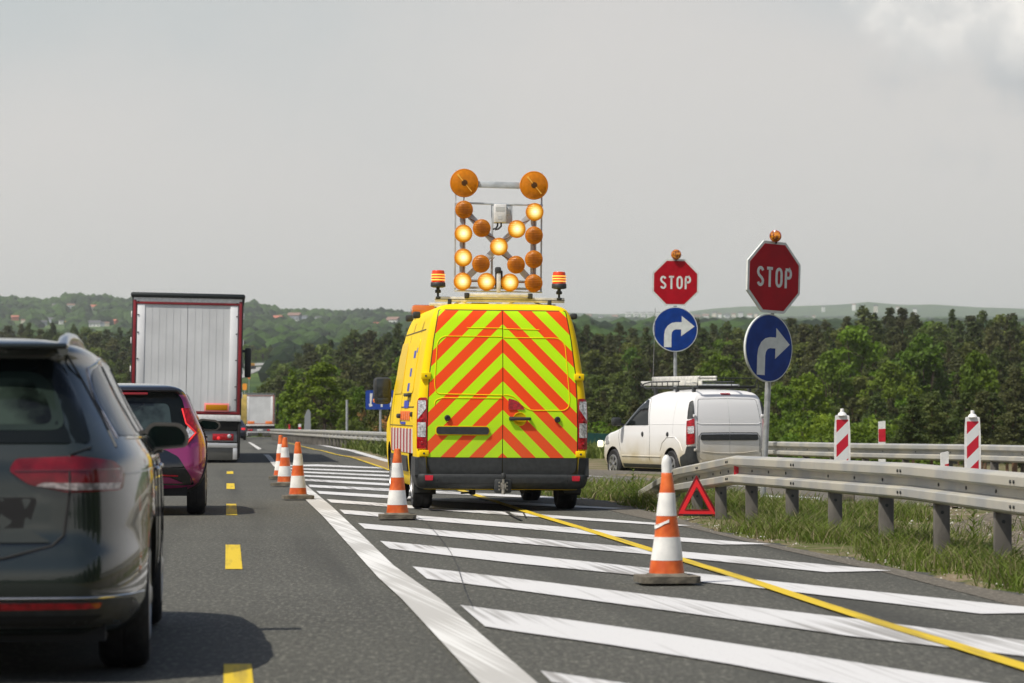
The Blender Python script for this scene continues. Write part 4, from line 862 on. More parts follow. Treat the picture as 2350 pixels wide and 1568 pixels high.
MB().bbox((-.22,.195,1.345),(.22,.225,1.375),.008).build('brake_strip', mat('dim_red', (.28,.006,.01), .2, coat=1), hat)
for s in (-1, 1):
    tl = MB().panel(rpoly([(s*.60,1.20),(s*.69,1.20),(s*.785,.99),(s*.80,.93),(s*.67,.80),(s*.66,.82),(s*.755,.925),(s*.665,1.02)], [.01]*8), HB.rear, .018, -.004, .05).build('tail_lamp', REDL, hat)
    seam(HB.rear, [(s*.60,1.195),(s*.645,1.03),(s*.755,.925),(s*.655,.805)], tl, .010, REDG, .022, 'light_bar')
    MB().panel([(s*.665,1.01),(s*.745,.925),(s*.665,.85),(s*.635,.92)], HB.rear, .012, -.004, .05).build('clear_lens', CLR, tl)
    fn = HB.right if s > 0 else HB.left
    sg = MB().panel(rpoly([(.45,1.0),(2.75,.98),(2.5,1.15),(2.0,1.36),(.9,1.37),(.6,1.25)], .06), fn, .004, -.004, .1).build('side_window', GLASS, hat)
    seam(fn, [(.95,.35),(1.0,1.0)], hat, .003); seam(fn, [(2.0,.35),(2.05,1.0)], hat, .003)
    mm = MB(); mm.panel(rpoly([(-.13,.02),(.10,.0),(.15,.07),(.10,.13),(-.12,.15)], .05), lambda a, b, o, s=s: (s*.885+a*s, 2.45-o, .93+b), .02, -.10, .05); mm.bbox((s*.76-.04,2.45,.93),(s*.80+.0,2.52,.97),.015); mo = mm.build('wing_mirror', MATS['mirror_shell'], hat)
    MB().panel(rpoly([(-.10,.03),(.085,.018),(.125,.07),(.085,.11),(-.095,.13)], .04), lambda a, b, o, s=s: (s*.885+a*s, 2.45-o, .93+b), .023, .01, .05).build('mirror_glass', MATS['mirror_glass_teal'], mo)
    ar = MB(); ar.panel(rpoly([(.22,.26),(.25,.5),(.45,.70),(.8,.70),(.98,.5),(1.05,.26),(.98,.26),(.9,.48),(.75,.62),(.5,.62),(.35,.48),(.29,.26)], .05), fn, .012, -.004, .08); ar.build('arch_cladding', TRIM, hat)
    wheel(hat, s*.755, .62, .32, .205, s, RUB, RIM); wheel(hat, s*.755, 3.0, .32, .205, s, RUB, RIM)
    MB().panel([(s*.36,.445),(s*.56,.437),(s*.56,.449),(s*.36,.457)], HB.rear, .022, 0).build('bumper_reflector', REDP, hat)
    h = MB(); h.bbox((s*.865-.01,1.15,.86),(s*.865+.015,1.3,.885),.008); h.build('door_handle', BKP, hat)
MB().panel(rpoly([(-.42,.735),(.42,.735),(.56,.66),(.70,.44),(.74,.34),(-.74,.34),(-.70,.44),(-.56,.66)], .03), HB.rear, .010, -.004).build('bumper_insert', BKP, hat)
MB().panel(rpoly([(-.46,.43),(.46,.43),(.62,.36),(-.62,.36)], .02), HB.rear, .016, -.002).build('lower_blade', MG, hat)
MB().panel(rpoly([(-.26,.55),(.26,.55),(.26,.66),(-.26,.66)], .005), HB.rear, .014, .004).build('number_plate', WHITEP, hat)
u_ = MB(); u_.box((-.66,.15,.22),(.66,3.4,.32)); u_.build('underbody', DARK, hat)
MB().panel([(-.62,1.0),(.62,1.0),(.54,1.36),(-.54,1.36)], lambda x, z, o: (x, HB.Y1(z) + o, z), .004).build('windscreen', GLASS, hat)
# ------------------------------------------------------------------ white panel van
def dirty_white():
    m = bpy.data.materials.new('white_van_paint'); m.use_nodes = True; nt = m.node_tree; b = nt.nodes['Principled BSDF']; l = nt.links.new
    tc = nt.nodes.new('ShaderNodeTexCoord'); sp = nt.nodes.new('ShaderNodeSeparateXYZ'); l(tc.outputs['Object'], sp.inputs[0])
    no = nt.nodes.new('ShaderNodeTexNoise'); no.inputs['Scale'].default_value = 2.2; no.inputs['Detail'].default_value = 4; l(tc.outputs['Object'], no.inputs['Vector'])
    r = nt.nodes.new('ShaderNodeMapRange'); r.inputs[1].default_value = .95; r.inputs[2].default_value = .30; l(sp.outputs['Z'], r.inputs[0])
    m1 = nt.nodes.new('ShaderNodeMath'); m1.operation = 'MULTIPLY'; l(r.outputs[0], m1.inputs[0]); l(no.outputs[0], m1.inputs[1]); m1.use_clamp = True
    m2 = nt.nodes.new('ShaderNodeMath'); m2.operation = 'MULTIPLY'; m2.inputs[1].default_value = 2.1; m2.use_clamp = True; l(m1.outputs[0], m2.inputs[0])
    x = nt.nodes.new('ShaderNodeMix'); x.data_type = 'RGBA'; l(m2.outputs[0], x.inputs[0]); x.inputs[6].default_value = (.80, .80, .79, 1); x.inputs[7].default_value = (.50, .43, .28, 1)
    l(x.outputs[2], b.inputs['Base Color']); b.inputs['Roughness'].default_value = .35; b.inputs['Coat Weight'].default_value = .5; return m
WV = dirty_white()
wv = empty('panel_van', (4.23, 61, -.22), R(22.4), 'mud splashed white panel van carrying ladders, on the ramp behind the stop signs', 'van')
WB = Body([(.26,.80),(.34,.84),(.5,.87),(.8,.875),(1.1,.865),(1.35,.83),(1.55,.78),(1.68,.73),(1.76,.65),(1.80,.52),(1.82,.35),(1.83,.12)],
          [(.26,.04),(.4,.0),(.9,.0),(1.2,.02),(1.5,.07),(1.65,.12),(1.74,.2),(1.79,.36),(1.82,.8),(1.83,1.2)],
          [(.26,4.30),(.5,4.36),(.78,4.30),(.92,4.15),(1.02,3.65),(1.08,3.42),(1.3,3.05),(1.5,2.72),(1.65,2.42),(1.75,2.1),(1.80,1.8),(1.83,1.4)], [(.26,.14),(1.4,.12),(1.83,.07)], .42, .03)
mb = MB(); WB.mesh(mb, [.26,.3,.36,.42,.5,.6,.7,.78,.84,.9,.95,1.,1.04,1.08,1.14,1.2,1.28,1.36,1.44,1.5,1.56,1.61,1.65,1.69,1.72,1.75,1.775,1.79,1.803,1.813,1.82,1.826,1.83], 26)
b_ = mb.build('body', [WV, DARK], wv); cut(b_, [(-1.1,-.60,.84,.315,.37),(.60,1.1,.84,.315,.37),(-1.1,-.60,3.58,.315,.37),(.60,1.1,3.58,.315,.37)], DARK)
for s in (-1, 1):
    d = MB().panel(rpoly([(s*.004,.47),(s*.58,.45),(s*.70,.55),(s*.715,1.15),(s*.66,1.60),(s*.60,1.665),(s*.004,1.68)], [0,.05,.05,.05,.05,.03,0]), WB.rear, .008, -.004).build('rear_door', WV, wv)
    seam(WB.rear, [(s*.006,1.145),(s*.62,1.145),(s*.70,1.18)], d, .008, WV, .008, 'door_crease'); seam(WB.rear, [(s*.006,1.64),(s*.60,1.63),(s*.63,1.6),(s*.69,1.17),(s*.69,.6)], d, .004, SEAM, .007)
    MB().panel(rpoly([(s*.006,.83),(s*.60,.83),(s*.63,.86),(s*.61,.945),(s*.006,.95)], [0,.02,.03,.02,0]), WB.rear, .022, 0).build('handle_bar', TRIM, d)
    seam(WB.rear, [(s*.66,.60),(s*.66,.90),(s*.60,.975),(s*.006,.98)], d, .008, TRIM, .006, 'recess_edge'); seam(WB.rear, [(s*.60,.62),(s*.3,.585),(s*.006,.58)], d, .008, WV, .008, 'door_crease')
    for z in (.62,1.28): MB().bbox((s*.735-.03,WB.ry(.73,z)-.03,z),(s*.735+.03,WB.ry(.73,z)+.01,z+.055),.01).build('hinge', WV, d)
    tl = MB().panel(rpoly([(s*.745,.77),(s*.885,.74),(s*.885,1.20),(s*.74,1.26)], .02), lambda x, z, o: (x if abs(x) < .80 else math.copysign(min(abs(x), WB.W(z) + .012), x), WB.ry(min(abs(x), WB.W(z) - .01), z) - o, z), .014, -.01, .05).build('tail_lamp', REDL, wv)
    MB().panel([(s*.765,.97),(s*.865,.96),(s*.865,1.10),(s*.76,1.11)], lambda x, z, o: (math.copysign(min(abs(x), WB.W(z) + .012), x), WB.ry(min(abs(x), WB.W(z) - .01), z) - o, z), .020, 0, .05).build('clear_lens', CLR, tl)
    MB().panel(rpoly([(s*.74,1.27),(s*.86,1.24),(s*.80,1.55),(s*.72,1.62)], .03), lambda x, z, o: (math.copysign(min(abs(x), WB.W(z) + .006), x), WB.ry(min(abs(x), WB.W(z) - .01), z) - o, z), .010, -.01, .05).build('corner_panel', TRIM, wv)
    fn = WB.right if s > 0 else WB.left
    c_ = MB(); c_.panel(rpoly([(.02,.30),(.42,.30),(.40,.50),(.16,.58),(.10,.72),(.0,.72)], .03), fn, .014, -.01, .06); c_.panel(rpoly([(s*.62,.30),(s*.86,.30),(s*.87,.72),(s*.73,.70),(s*.70,.50)], .02), WB.rear, .018, -.01, .06); c_.build('bumper_corner', TRIM, wv)
    sw = MB().panel(rpoly([(1.88,1.12),(3.20,1.11),(3.10,1.20),(2.55,1.52),(2.25,1.62),(2.05,1.63)], [.03,.02,.05,.10,.06,.05]), fn, .006, -.004, .08).build('door_window', GLASS, wv)
    seam(fn, [(3.22,1.10),(3.12,1.21),(2.57,1.54),(2.25,1.645),(2.03,1.65)], sw, .008, TRIM, .002, 'window_seal')
    seam(fn, [(1.84,.42),(1.80,.9),(1.84,1.15),(1.98,1.66)], wv, .004, SEAM, 0); seam(fn, [(3.22,.60),(3.30,.9),(3.24,1.08)], wv, .004, SEAM, 0); seam(fn, [(.75,.95),(.75,1.3),(.75,1.62)], wv, .003, mat('faint_seam', (.45,.45,.44), .6), 0)
    seam(fn, [(1.3,.50),(3.15,.50)], wv, .014, WV, .0, 'body_crease'); seam(fn, [(.1,1.14),(1.9,1.14),(2.1,1.10)], wv, .005, WV, .0, 'body_crease'); seam(fn, [(.30,.62),(.42,.78),(.65,.89),(1.0,.89),(1.22,.78),(1.32,.62)], wv, .010, WV, .0, 'arch_crease')
    MB().panel(rpoly([(1.28,.27),(3.14,.27),(3.14,.345),(1.28,.345)], .01), fn, .008, -.02).build('sill', TRIM, wv)
    h = MB()
    for y in (2.15, .98): M = Matrix.Translation((s*(WB.sx(y,.95)-.005), y, .94)) @ Matrix.Rotation(R(90*s), 4, 'Y'); h.lathe([(.05,0),(.052,.012),(.04,.02),(.02,.026)], 18, M)
    h.build('door_handle', TRIM, wv)
    m_ = MB(); m_.bbox((s*1.02-.10,3.02,1.10),(s*1.02+.10,3.16,1.27),.045); m_.bbox((s*.86-.05,3.05,1.10),(s*.90+.05,3.12,1.15),.02); m_.build('wing_mirror', TRIM, wv)
    MB().panel(rpoly([(3.75,.74),(4.10,.72),(4.16,.84),(3.80,.92)], .04), fn, .012, -.01, .06).build('headlamp', CLR, wv)
    wheel(wv, s*.775, .84, .315, .19, s, RUB, RIM, 6); wheel(wv, s*.775, 3.58, .315, .19, s, RUB, RIM, 6)
MB().panel([(-.74,1.06),(.74,1.06),(.66,1.58),(-.66,1.58)], lambda x, z, o: (x, WB.Y1(z) + o, z), .004).build('windscreen', GLASS, wv)
MB().panel(rpoly([(-.55,.27),(.55,.27),(.62,.43),(-.62,.43)], .02), WB.rear, .02, -.01).build('bumper', WV, wv)
MB().panel(rr(-.10,1.715,.10,1.75,.01), WB.rear, .014, -.01).build('brake_lamp', REDL, wv)
MB().bbox((-.93,4.14,.66),(-.82,4.26,.80),.03).build('fog_lamp', mat('headlight_on', (.9,.88,.7), .2, emit=(1,.95,.7,.8)), wv)
u_ = MB(); u_.box((-.7,.2,.18),(.7,4.0,.3)); u_.build('underbody', DARK, wv)
rk = MB()
for x in (-.60,.60):
    rk.path([(x,.15,1.98),(x,2.55,1.98),(x,2.72,2.02),(x,2.80,2.08)], .018, 8); rk.path([(x,1.0,2.10),(x,2.35,2.10),(x,2.65,2.07),(x,2.80,2.0)], .014, 8)
    for y in (1.05,1.3,1.55,1.8,2.05,2.3): rk.tube((x,y,1.98),(x,y,2.10),.009)
    for y in (.35,1.1,2.1): rk.bbox((x-.03,y-.04,1.74),(x+.03,y+.04,1.99),.01)
for y in (.15,.5,1.0,1.5,2.0,2.5): rk.tube((-.62,y,1.975),(.62,y,1.975),.018)
rk.tube((-.6,.12,2.0),(.62,.12,2.0),.016); rk.path([(.62,.15,1.98),(.66,.10,2.16),(.66,.08,2.16)], .012, 6); rk.path([(-.62,.15,2.0),(-.62,.12,2.16),(.66,.12,2.16),(.70,.12,1.96),(.62,.12,1.90)], .011, 6); rk.tube((.1,.12,2.0),(.1,.12,2.16),.008)
rk.build('roof_rack', TRIM, wv).location.z = -.12
ap = MB(); ap.path([(-.55,2.35,1.8),(-.56,2.30,2.3),(-.58,2.22,2.75),(-.62,2.10,3.15),(-.66,2.0,3.45)], .006, 6); ap.build('antenna', mat('antenna_wire', (.25,.25,.24), .5), wv)
lad = empty('ladder', (4.23, 61, -.34), R(22.4), 'stack of aluminium ladders tied on the roof rack of the white panel van', 'ladder')
for (x0, y0, y1, z) in ((-.50,.95,3.0,2.03),(-.30,.7,2.9,2.12)):
    for dx_ in (0, .36):
        r_ = MB(); r_.bbox((x0+dx_-.015,y0,z),(x0+dx_+.015,y1,z+.09),.004); r_.build('rail', ALU, lad)
    k = y0 + .15
    while k < y1: MB().tube((x0,k,z+.045),(x0+.36,k,z+.045),.016,mi=0).build('rung', ALU, lad); k += .28
for (p_, lb) in (((.25,.1,2.01),'steel pipe lying along the right side of the roof rack of the white panel van'),):
    tag(MB().tube(p_, (.25,2.3,2.04), .022).build('pipe', GALV, None, smooth=True), lb, 'pipe')
pip = bpy.data.objects['pipe']; pip.location = (4.23,61,-.33); pip.rotation_euler = (0,0,R(22.4))

# ------------------------------------------------------------------ articulated lorries
def corrugated(name, col):
    m = mat(name, col, .5, .1, var=.07, vscale=1.2, col2=tuple(min(1, c*1.06) for c in col)); return m
def trailer(loc, rz, rx, label, wine, cover, detail=True, group=None):
    t = empty('box_trailer_lorry', loc, 0, label, 'lorry'); t.rotation_euler = (0, rx, rz)
    W = 1.25; Z0 = 1.07; Z1 = 3.76
    b = MB(); b.bbox((-W,.04,Z0),(W,13.6,Z1),.02); b.build('trailer_body', corrugated('trailer_side_grey', (.55,.56,.56)), t)
    for s in (-1, 1):
        d = MB(); x0, x1 = (.006, W - .11); n = 6
        d.box((min(s*x0,s*x1),.0,Z0+.12),(max(s*x0,s*x1),.045,Z1-.14))
        xa, xb = x1 - .17, x1; d.bbox((min(s*xa,s*xb),-.016,Z0+.13),(max(s*xa,s*xb),.01,Z1-.15),.006, mi=1)
        for i in range(1, 6): xl_ = s * (x0 + (xa - x0) * i / 6); d.box((xl_-.004,-.004,Z0+.13),(xl_+.004,.01,Z1-.15), mi=2)
        dd = d.build('rear_door', [corrugated('trailer_door_grey', (.64,.655,.655)), corrugated('trailer_door_pale', (.78,.79,.79)), mat('door_groove', (.56,.57,.57), .6)], t)
        br = MB()
        for k, z in enumerate((1.45,1.75,2.35,2.95,3.35,3.65)): br.bbox((s*(W-.13)-.02,-.032,z),(s*(W-.13)+.02,-.015,z+.02),.004)
        br.build('bolt_plate', DARK, dd)
        h = MB()
        for z in (1.5,2.05,2.7,3.3): h.bbox((s*(W+.015)-.02,.0,z),(s*(W+.015)+.02,.07,z+.14),.008)
        h.build('hinge', WHITEP, t)
        lbm = MB(); lbm.tube((s*.55,-.03,Z0+.1),(s*.55,-.03,Z1-.2),.012); 
    WN = wine; f = MB()
    for s in (-1, 1): f.bbox((s*(W-.05)-.035,-.03,Z0+.05),(s*(W-.05)+.035,.02,Z1-.06),.01); f.bbox((s*(W-.003)-.014,-.01,Z0),(s*(W-.003)+.014,.05,Z1),.006, mi=1)
    f.bbox((-W+.085,-.03,Z1-.155),(W-.085,.02,Z1-.10),.01); f.bbox((-W+.085,-.03,Z0+.05),(W-.085,.02,Z0+.11),.01)
    f.build('door_frame', [WN, TRIM], t)
    MB().bbox((-W+.02,-.02,Z1-.10),(W-.02,.03,Z1),.008).build('cross_member', WHITEP, t); MB().bbox((-W,-.03,Z0-.10),(W,.06,Z0+.04),.01).build('cross_member', WHITEP, t)
    for i in range(11):
        pass
    c = MB(); c.bbox((-W-.05,-.08,Z1),(W+.05,13.6,Z1+.11),.045); c.build('roof_cover', cover, t)
    u = MB(); u.bbox((-W+.03,.02,Z0-.32),(W-.02,.5,Z0-.10),.02); u.box((-.55,.5,.75),(-.42,13.4,1.06)); u.box((.42,.5,.75),(.55,13.4,1.06)); u.box((-1.15,.7,.45),(1.15,8,.9)); 
    u.build('chassis', DARK, t)
    lb = MB(); lb.bbox((-1.18,.06,.50),(1.18,.14,.80),.015); o = lb.build('light_board', mat('light_board_grey', (.20,.21,.22), .5), t)
    for s in (-1, 1):
        q = MB(); q.bbox((s*.86-.24,.03,.53),(s*.86+.24,.065,.68),.015); r_ = q.build('tail_lamp', REDL, o)
        q = MB(); q.lathe([(.0,0),(.04,0),(.045,.01),(.03,.02),(.0,.022)], 20, Matrix.Translation((s*1.0,.03,.63)) @ Matrix.Rotation(R(90), 4, 'X'), cap=False); q.build('round_lamp', CLR, r_)
        q = MB(); q.lathe([(.0,0),(.035,0),(.04,.01),(.025,.02),(.0,.022)], 20, Matrix.Translation((s*.76,.03,.58)) @ Matrix.Rotation(R(90), 4, 'X'), cap=False); q.build('round_lamp', REDG, r_)
    q = MB(); q.bbox((-.26,.03,.54),(.26,.055,.66),.005); q.build('number_plate', WHITEP, o)
    bp2 = MB(); bp2.bbox((-1.19,.02,.36),(1.19,.10,.47),.012); bp2.bbox((-1.19,.02,.10),(-1.09,.04,.36),.005); bp2.bbox((1.09,.02,.10),(1.19,.04,.36),.005); bp2.build('underrun_bar', mat('bare_aluminium', (.70,.70,.69), .35, .6), t)
    fl = MB(); fl.bbox((-1.2,.06,.08),(-.2,.08,.40),.005); fl.bbox((.2,.06,.08),(1.2,.08,.40),.005); fl.build('mud_flap', mat('shiny_flap', (.12,.12,.11), .25, .3), t)
    for s in (-1, 1): q = MB(); q.bbox((s*1.22-.03,.0,.14),(s*1.22+.03,.16,1.0),.01); q.build('side_post', DARK, t)
    for s in (-1, 1):
        for y in (1.9, 3.2, 4.5): wheel(t, s*1.02, y, .50, .38, s, RUB, RIM, 0)
    # tractor unit
    cb_ = MB(); cb_.bbox((-1.22,14.0,1.0),(1.22,16.2,3.55),.12); cb_.box((-1.1,12.2,.5),(1.1,16.1,1.0)); cb_.build('cab', mat('cab_paint', (.10,.10,.11), .35, coat=.6), t)
    for s in (-1, 1): mr_ = MB(); mr_.bbox((s*1.50-.10,15.6,2.15),(s*1.50+.08,15.75,2.98),.05); mr_.bbox((s*1.35-.15,15.65,2.85),(s*1.35+.15,15.7,2.92),.02); mr_.build('wing_mirror', TRIM, t)
    for s in (-1, 1): wheel(t, s*1.02, 15.3, .50, .32, s, RUB, RIM, 0); wheel(t, s*1.0, 12.9, .50, .5, s, RUB, RIM, 0)
    return t
WINE = mat('wine_red_frame', (.22,.016,.022), .4, var=.15, vscale=3)
xt = AT(424, HOR, 71.5).x
t1 = trailer((xt, 71.5, 0), R(5.2), R(1.1), 'largest white box trailer, with wine red door frame and black roof cover', WINE, mat('black_cover', (.012,.018,.018), .5))
mk = MB(); mk.bbox((.42,-.045,1.185),(.98,-.03,1.375),.004); m1 = mk.build('marker_board', mat('pink_red_border', (.95,.30,.28), .5, spec=.2), t1)
mk = MB(); mk.bbox((.455,-.052,1.215),(.945,-.044,1.34),.003); mk.build('amber_field', mat('amber_reflector', (.48,.20,.003), .5, spec=.2), m1)
x2 = AT(597, HOR, 277).x
t2 = trailer((x2, 277, -1.0), R(4.0), 0, 'distant white box trailer with two orange marker plates, standing far down the road', mat('faded_red_frame', (.42,.12,.09), .5), mat('grey_cover', (.10,.11,.11), .5))
for x in (-.80,.78): mk = MB(); mk.bbox((x-.30,-.045,1.14),(x+.30,-.03,1.38),.004); mk.build('marker_board', mat('orange_marker', (.85,.22,.05), .45), t2)
bpy.data.objects['number_plate']

# a dark car and a yellow box lorry, mostly hidden behind the large trailer
def small_car(loc, rz, m, label, lit=True):
    t = empty('distant_car', loc, rz, label, 'car')
    B2 = Body([(.25,.78),(.5,.88),(.85,.88),(1.0,.80),(1.25,.68),(1.38,.58),(1.43,.4),(1.45,.1)], [(.25,.05),(.5,0),(.85,.05),(1.0,.2),(1.3,.5),(1.43,.8),(1.45,1.2)], [(.25,4.2),(.6,4.3),(.85,3.9),(.95,3.1),(1.3,2.3),(1.45,1.8)], .2, .4, .03)
    mb = MB(); B2.mesh(mb, B2.levels(22), 8); mb.build('body', m, t)
    MB().panel([(-.6,.98),(.6,.98),(.5,1.32),(-.5,1.32)], B2.rear, .01).build('rear_window', GLASS, t)
    for s in (-1, 1):
        MB().panel(rr(s*.68-.13,.70,s*.68+.13,.84,.03), B2.rear, .02).build('tail_lamp', REDG if lit else REDL, t)
        wheel(t, s*.76, .8, .32, .2, s, RUB, RIM, 0); wheel(t, s*.76, 3.4, .32, .2, s, RUB, RIM, 0)
    return t
Yc = 215; small_car((AT(536, HOR, Yc).x, Yc, HG(AT(536, HOR, Yc).x, Yc)), R(5), mat('navy_paint', (.03,.035,.06), .3, .4, coat=1), 'dark car with a glowing red tail lamp, half hidden behind the large trailer')
Yl = 238; xl = AT(529, HOR, Yl).x; yt = empty('box_lorry', (xl, Yl, HG(xl, Yl)), R(5), 'yellow box lorry peeping out between the two white trailers', 'lorry')
q = MB(); q.bbox((-1.25,0,1.1),(1.25,7,3.35),.03); q.build('box_body', mat('pale_yellow_box', (.62,.45,.12), .5, var=.2, vscale=2), yt)
q = MB(); q.bbox((-1.2,.05,.5),(1.2,6.5,1.05),.03); q.build('chassis', DARK, yt); q = MB(); q.bbox((-1.2,7.2,.8),(1.2,9.2,2.9),.1); q.build('cab', WHITEP, yt)
for s in (-1, 1): wheel(yt, s*.95, 1.5, .48, .4, s, RUB, RIM, 0); wheel(yt, s*.95, 8.2, .48, .3, s, RUB, RIM, 0)

# ------------------------------------------------------------------ stop signs
SRED = mat('sign_red', (.36,.003,.012), .45, var=.08, vscale=5, spec=.2); SWH = mat('sign_white', (.62,.65,.62), .45, var=.06, vscale=9); SBL = mat('sign_blue', (.005,.038,.22), .45, var=.12, vscale=5, spec=.2)
def letters(mb, h, mi, y):                                           # STOP in road-sign strokes, centred, in the xz plane, height h
    st = h * .145; d = .003
    def stroke(pts):
        pts = [Vector((a, b)) for a, b in pts]; L_, R_ = [], []
        for i, p in enumerate(pts):
            d1 = (pts[i] - pts[i-1]).normalized() if i > 0 else (pts[1] - pts[0]).normalized(); d2 = (pts[i+1] - pts[i]).normalized() if i < len(pts) - 1 else d1
            n1 = Vector((-d1.y, d1.x)); n2 = Vector((-d2.y, d2.x)); nn = (n1 + n2).normalized(); k = 1 / max(.5, nn.dot(n1)); L_.append(p + nn * st / 2 * k); R_.append(p - nn * st / 2 * k)
        for i in range(len(pts) - 1):
            q = [L_[i], L_[i+1], R_[i+1], R_[i]]; vs = [(a.x, y, a.y) for a in q] + [(a.x, y + d, a.y) for a in q]
            mb.add(vs, [(0,1,2,3),(7,6,5,4),(0,4,5,1),(1,5,6,2),(2,6,7,3),(3,7,4,0)], mi)
    w_ = h * .48; gap_ = h * .145; tot = 4 * w_ + 3 * gap_; x0 = -tot / 2; a = st / 2
    def P(cx, pts): stroke([(cx + u * (w_ - st) / 2, v * (h - st) / 2) for u, v in pts])
    cs = [x0 + w_ / 2 + i * (w_ + gap_) for i in range(4)]
    e = lambda cx_, cy_, rx_, ry_, a0, a1, n=8: [(cx_ + rx_ * math.cos(R(a0 + (a1-a0)*i/n)), cy_ + ry_ * math.sin(R(a0 + (a1-a0)*i/n))) for i in range(n + 1)]
    P(cs[0], e(0,.52,1,.48,20,180,8) + [(-.95,.40),(-.6,.15),(.5,-.18),(.95,-.42)] + e(0,-.52,1,.48,0,-160,8))
    k = (h) / (h - st); P(cs[1], [(-1.15,1),(1.15,1)]); P(cs[1], [(0,.95),(0,-k)])
    P(cs[2], e(0,.45,1,.55,0,180,8) + e(0,-.45,1,.55,180,360,8) + [(1,.45)])
    P(cs[3], [(-.95,-k),(-.95,.9)]); P(cs[3], [(-1.1,1),(.25,1)] + e(.25,.52,.8,.48,90,-90,8) + [(-.95,.04)])
def arrow_pts(r):                                                    # white arrow up and to the right, disc radius r
    o = [(-.50,-.80),(-.17,-.80),(-.17,-.22)] + [(.03 + .20*math.cos(R(a)), -.24 + .24*math.sin(R(a))) for a in (180,150,120,90)] + [(.26,.0),(.26,-.30),(.86,.14),(.28,.60),(.28,.32),(.02,.32)] + [(.02 + .52*math.cos(R(a)), -.24 + .56*math.sin(R(a))) for a in (90,112,135,158,180)]
    return [(a * r, b * r) for a, b in o]
def sign(name, foot, top_c, bot_c, oct_r, disc_r, yaw_o, yaw_d, tilt, label, beacon_r, beacon_yaw, lean):
    t = empty(name, foot, 0, label, 'road sign'); L_ = Vector(foot)
    tc_ = Vector(top_c) - L_; dc = Vector(bot_c) - L_
    p = MB(); ax = dc.x + lean; p.tube((lean, .06, -.3), (tc_.x, .06, tc_.z + oct_r * .5), .038, n=20); p.build('pole', GALV, t)
    def plate(c, poly_out, poly_in, m_in, yw, nm):
        pl = empty(nm, (c.x, c.y, c.z), 0, parent=t); pl.rotation_euler = (R(tilt[0]), R(tilt[1]), R(yw))
        M = Matrix(((1,0,0,0),(0,0,1,0),(0,1,0,0),(0,0,0,1)))
        a = MB(); a.prism(poly_out, .03, M); a.prism([(x*.96, y*.96) for x, y in poly_out], .02, M @ Matrix.Translation((0,0,.022))); a.build('backing', SWH, pl)
        a = MB(); a.prism(poly_in, .003, M @ Matrix.Translation((0,0,-.0032))); a.build('face', m_in, pl); return pl
    oc = lambda r: [(r / math.cos(R(22.5)) * math.cos(R(22.5 + 45*k)), r / math.cos(R(22.5)) * math.sin(R(22.5 + 45*k))) for k in range(8)]
    pl = plate(tc_, oc(oct_r), oc(oct_r*.925), SRED, yaw_o, 'stop_plate')
    a = MB(); letters(a, oct_r*.56, 0, -.0068); a.build('lettering', SWH, pl)
    ci = lambda r, n=56: [(r*math.cos(2*math.pi*k/n), r*math.sin(2*math.pi*k/n)) for k in range(n)]
    pl2 = plate(dc, ci(disc_r), ci(disc_r*.965), SBL, yaw_d, 'arrow_plate')
    a = MB(); M = Matrix(((1,0,0,0),(0,0,1,0),(0,1,0,0),(0,0,0,1)))
    bm = bmesh.new(); bm.faces.new([bm.verts.new((x, -.0068, y)) for x, y in arrow_pts(disc_r)]); r_ = bmesh.ops.extrude_face_region(bm, geom=list(bm.faces)); 
    for v in r_['geom']:
        if isinstance(v, bmesh.types.BMVert): v.co.y += .0035
    bmesh.ops.triangulate(bm, faces=list(bm.faces)); bmesh.ops.recalc_face_normals(bm, faces=list(bm.faces)); a.bm(bm); a.build('arrow', SWH, pl2, smooth=False)
    bz = tc_.z + oct_r + beacon_r * .88; be = empty('beacon', (tc_.x + .012*1, tc_.y - .05, bz), R(beacon_yaw), parent=t)
    Mx = Matrix.Rotation(R(90), 4, 'X'); r = beacon_r
    q = MB(); q.lathe([(r*.5,-.09),(r*.9,-.05),(r,-.02),(r,.005)], 30, Mx); q.tube((0,.04,-r*1.25),(0,.04,-r*.6),.014,mi=1); q.build('housing', [mat('beacon_red_plastic', (.50,.02,.02), .35), TRIM], be)
    q = MB(); q.lathe([(r*.96,.004),(r*.9,.022),(r*.6,.035),(r*.3,.042),(r*.02,.044)], 30, Mx); q.build('lens', mat('beacon_amber_lens', (.60,.13,.004), .10, coat=1, var=.75, vscale=22, col2=(.8,.28,.01)), be)
    return t
Y1 = 39.6
sign('stop_sign', AT(1748, 1158, Y1) * 1, AT(1777, 636.5, Y1), AT(1765, 799, Y1 - .02), .452, .432, 38, 42, (0, 2.3), 'larger stop sign with turned blue arrow disc, on the leaning pole beside the white van', .075, -20, 0)
Y2 = 68.5
sign('stop_sign', AT(1549, 1100, Y2), AT(1550.5, 648.5, Y2), AT(1550, 756, Y2 - .02), .510, .490, 0, 3, (0, .8), 'smaller, brighter stop sign with blue arrow disc, standing behind the roof ladders', .112, 0, 0)

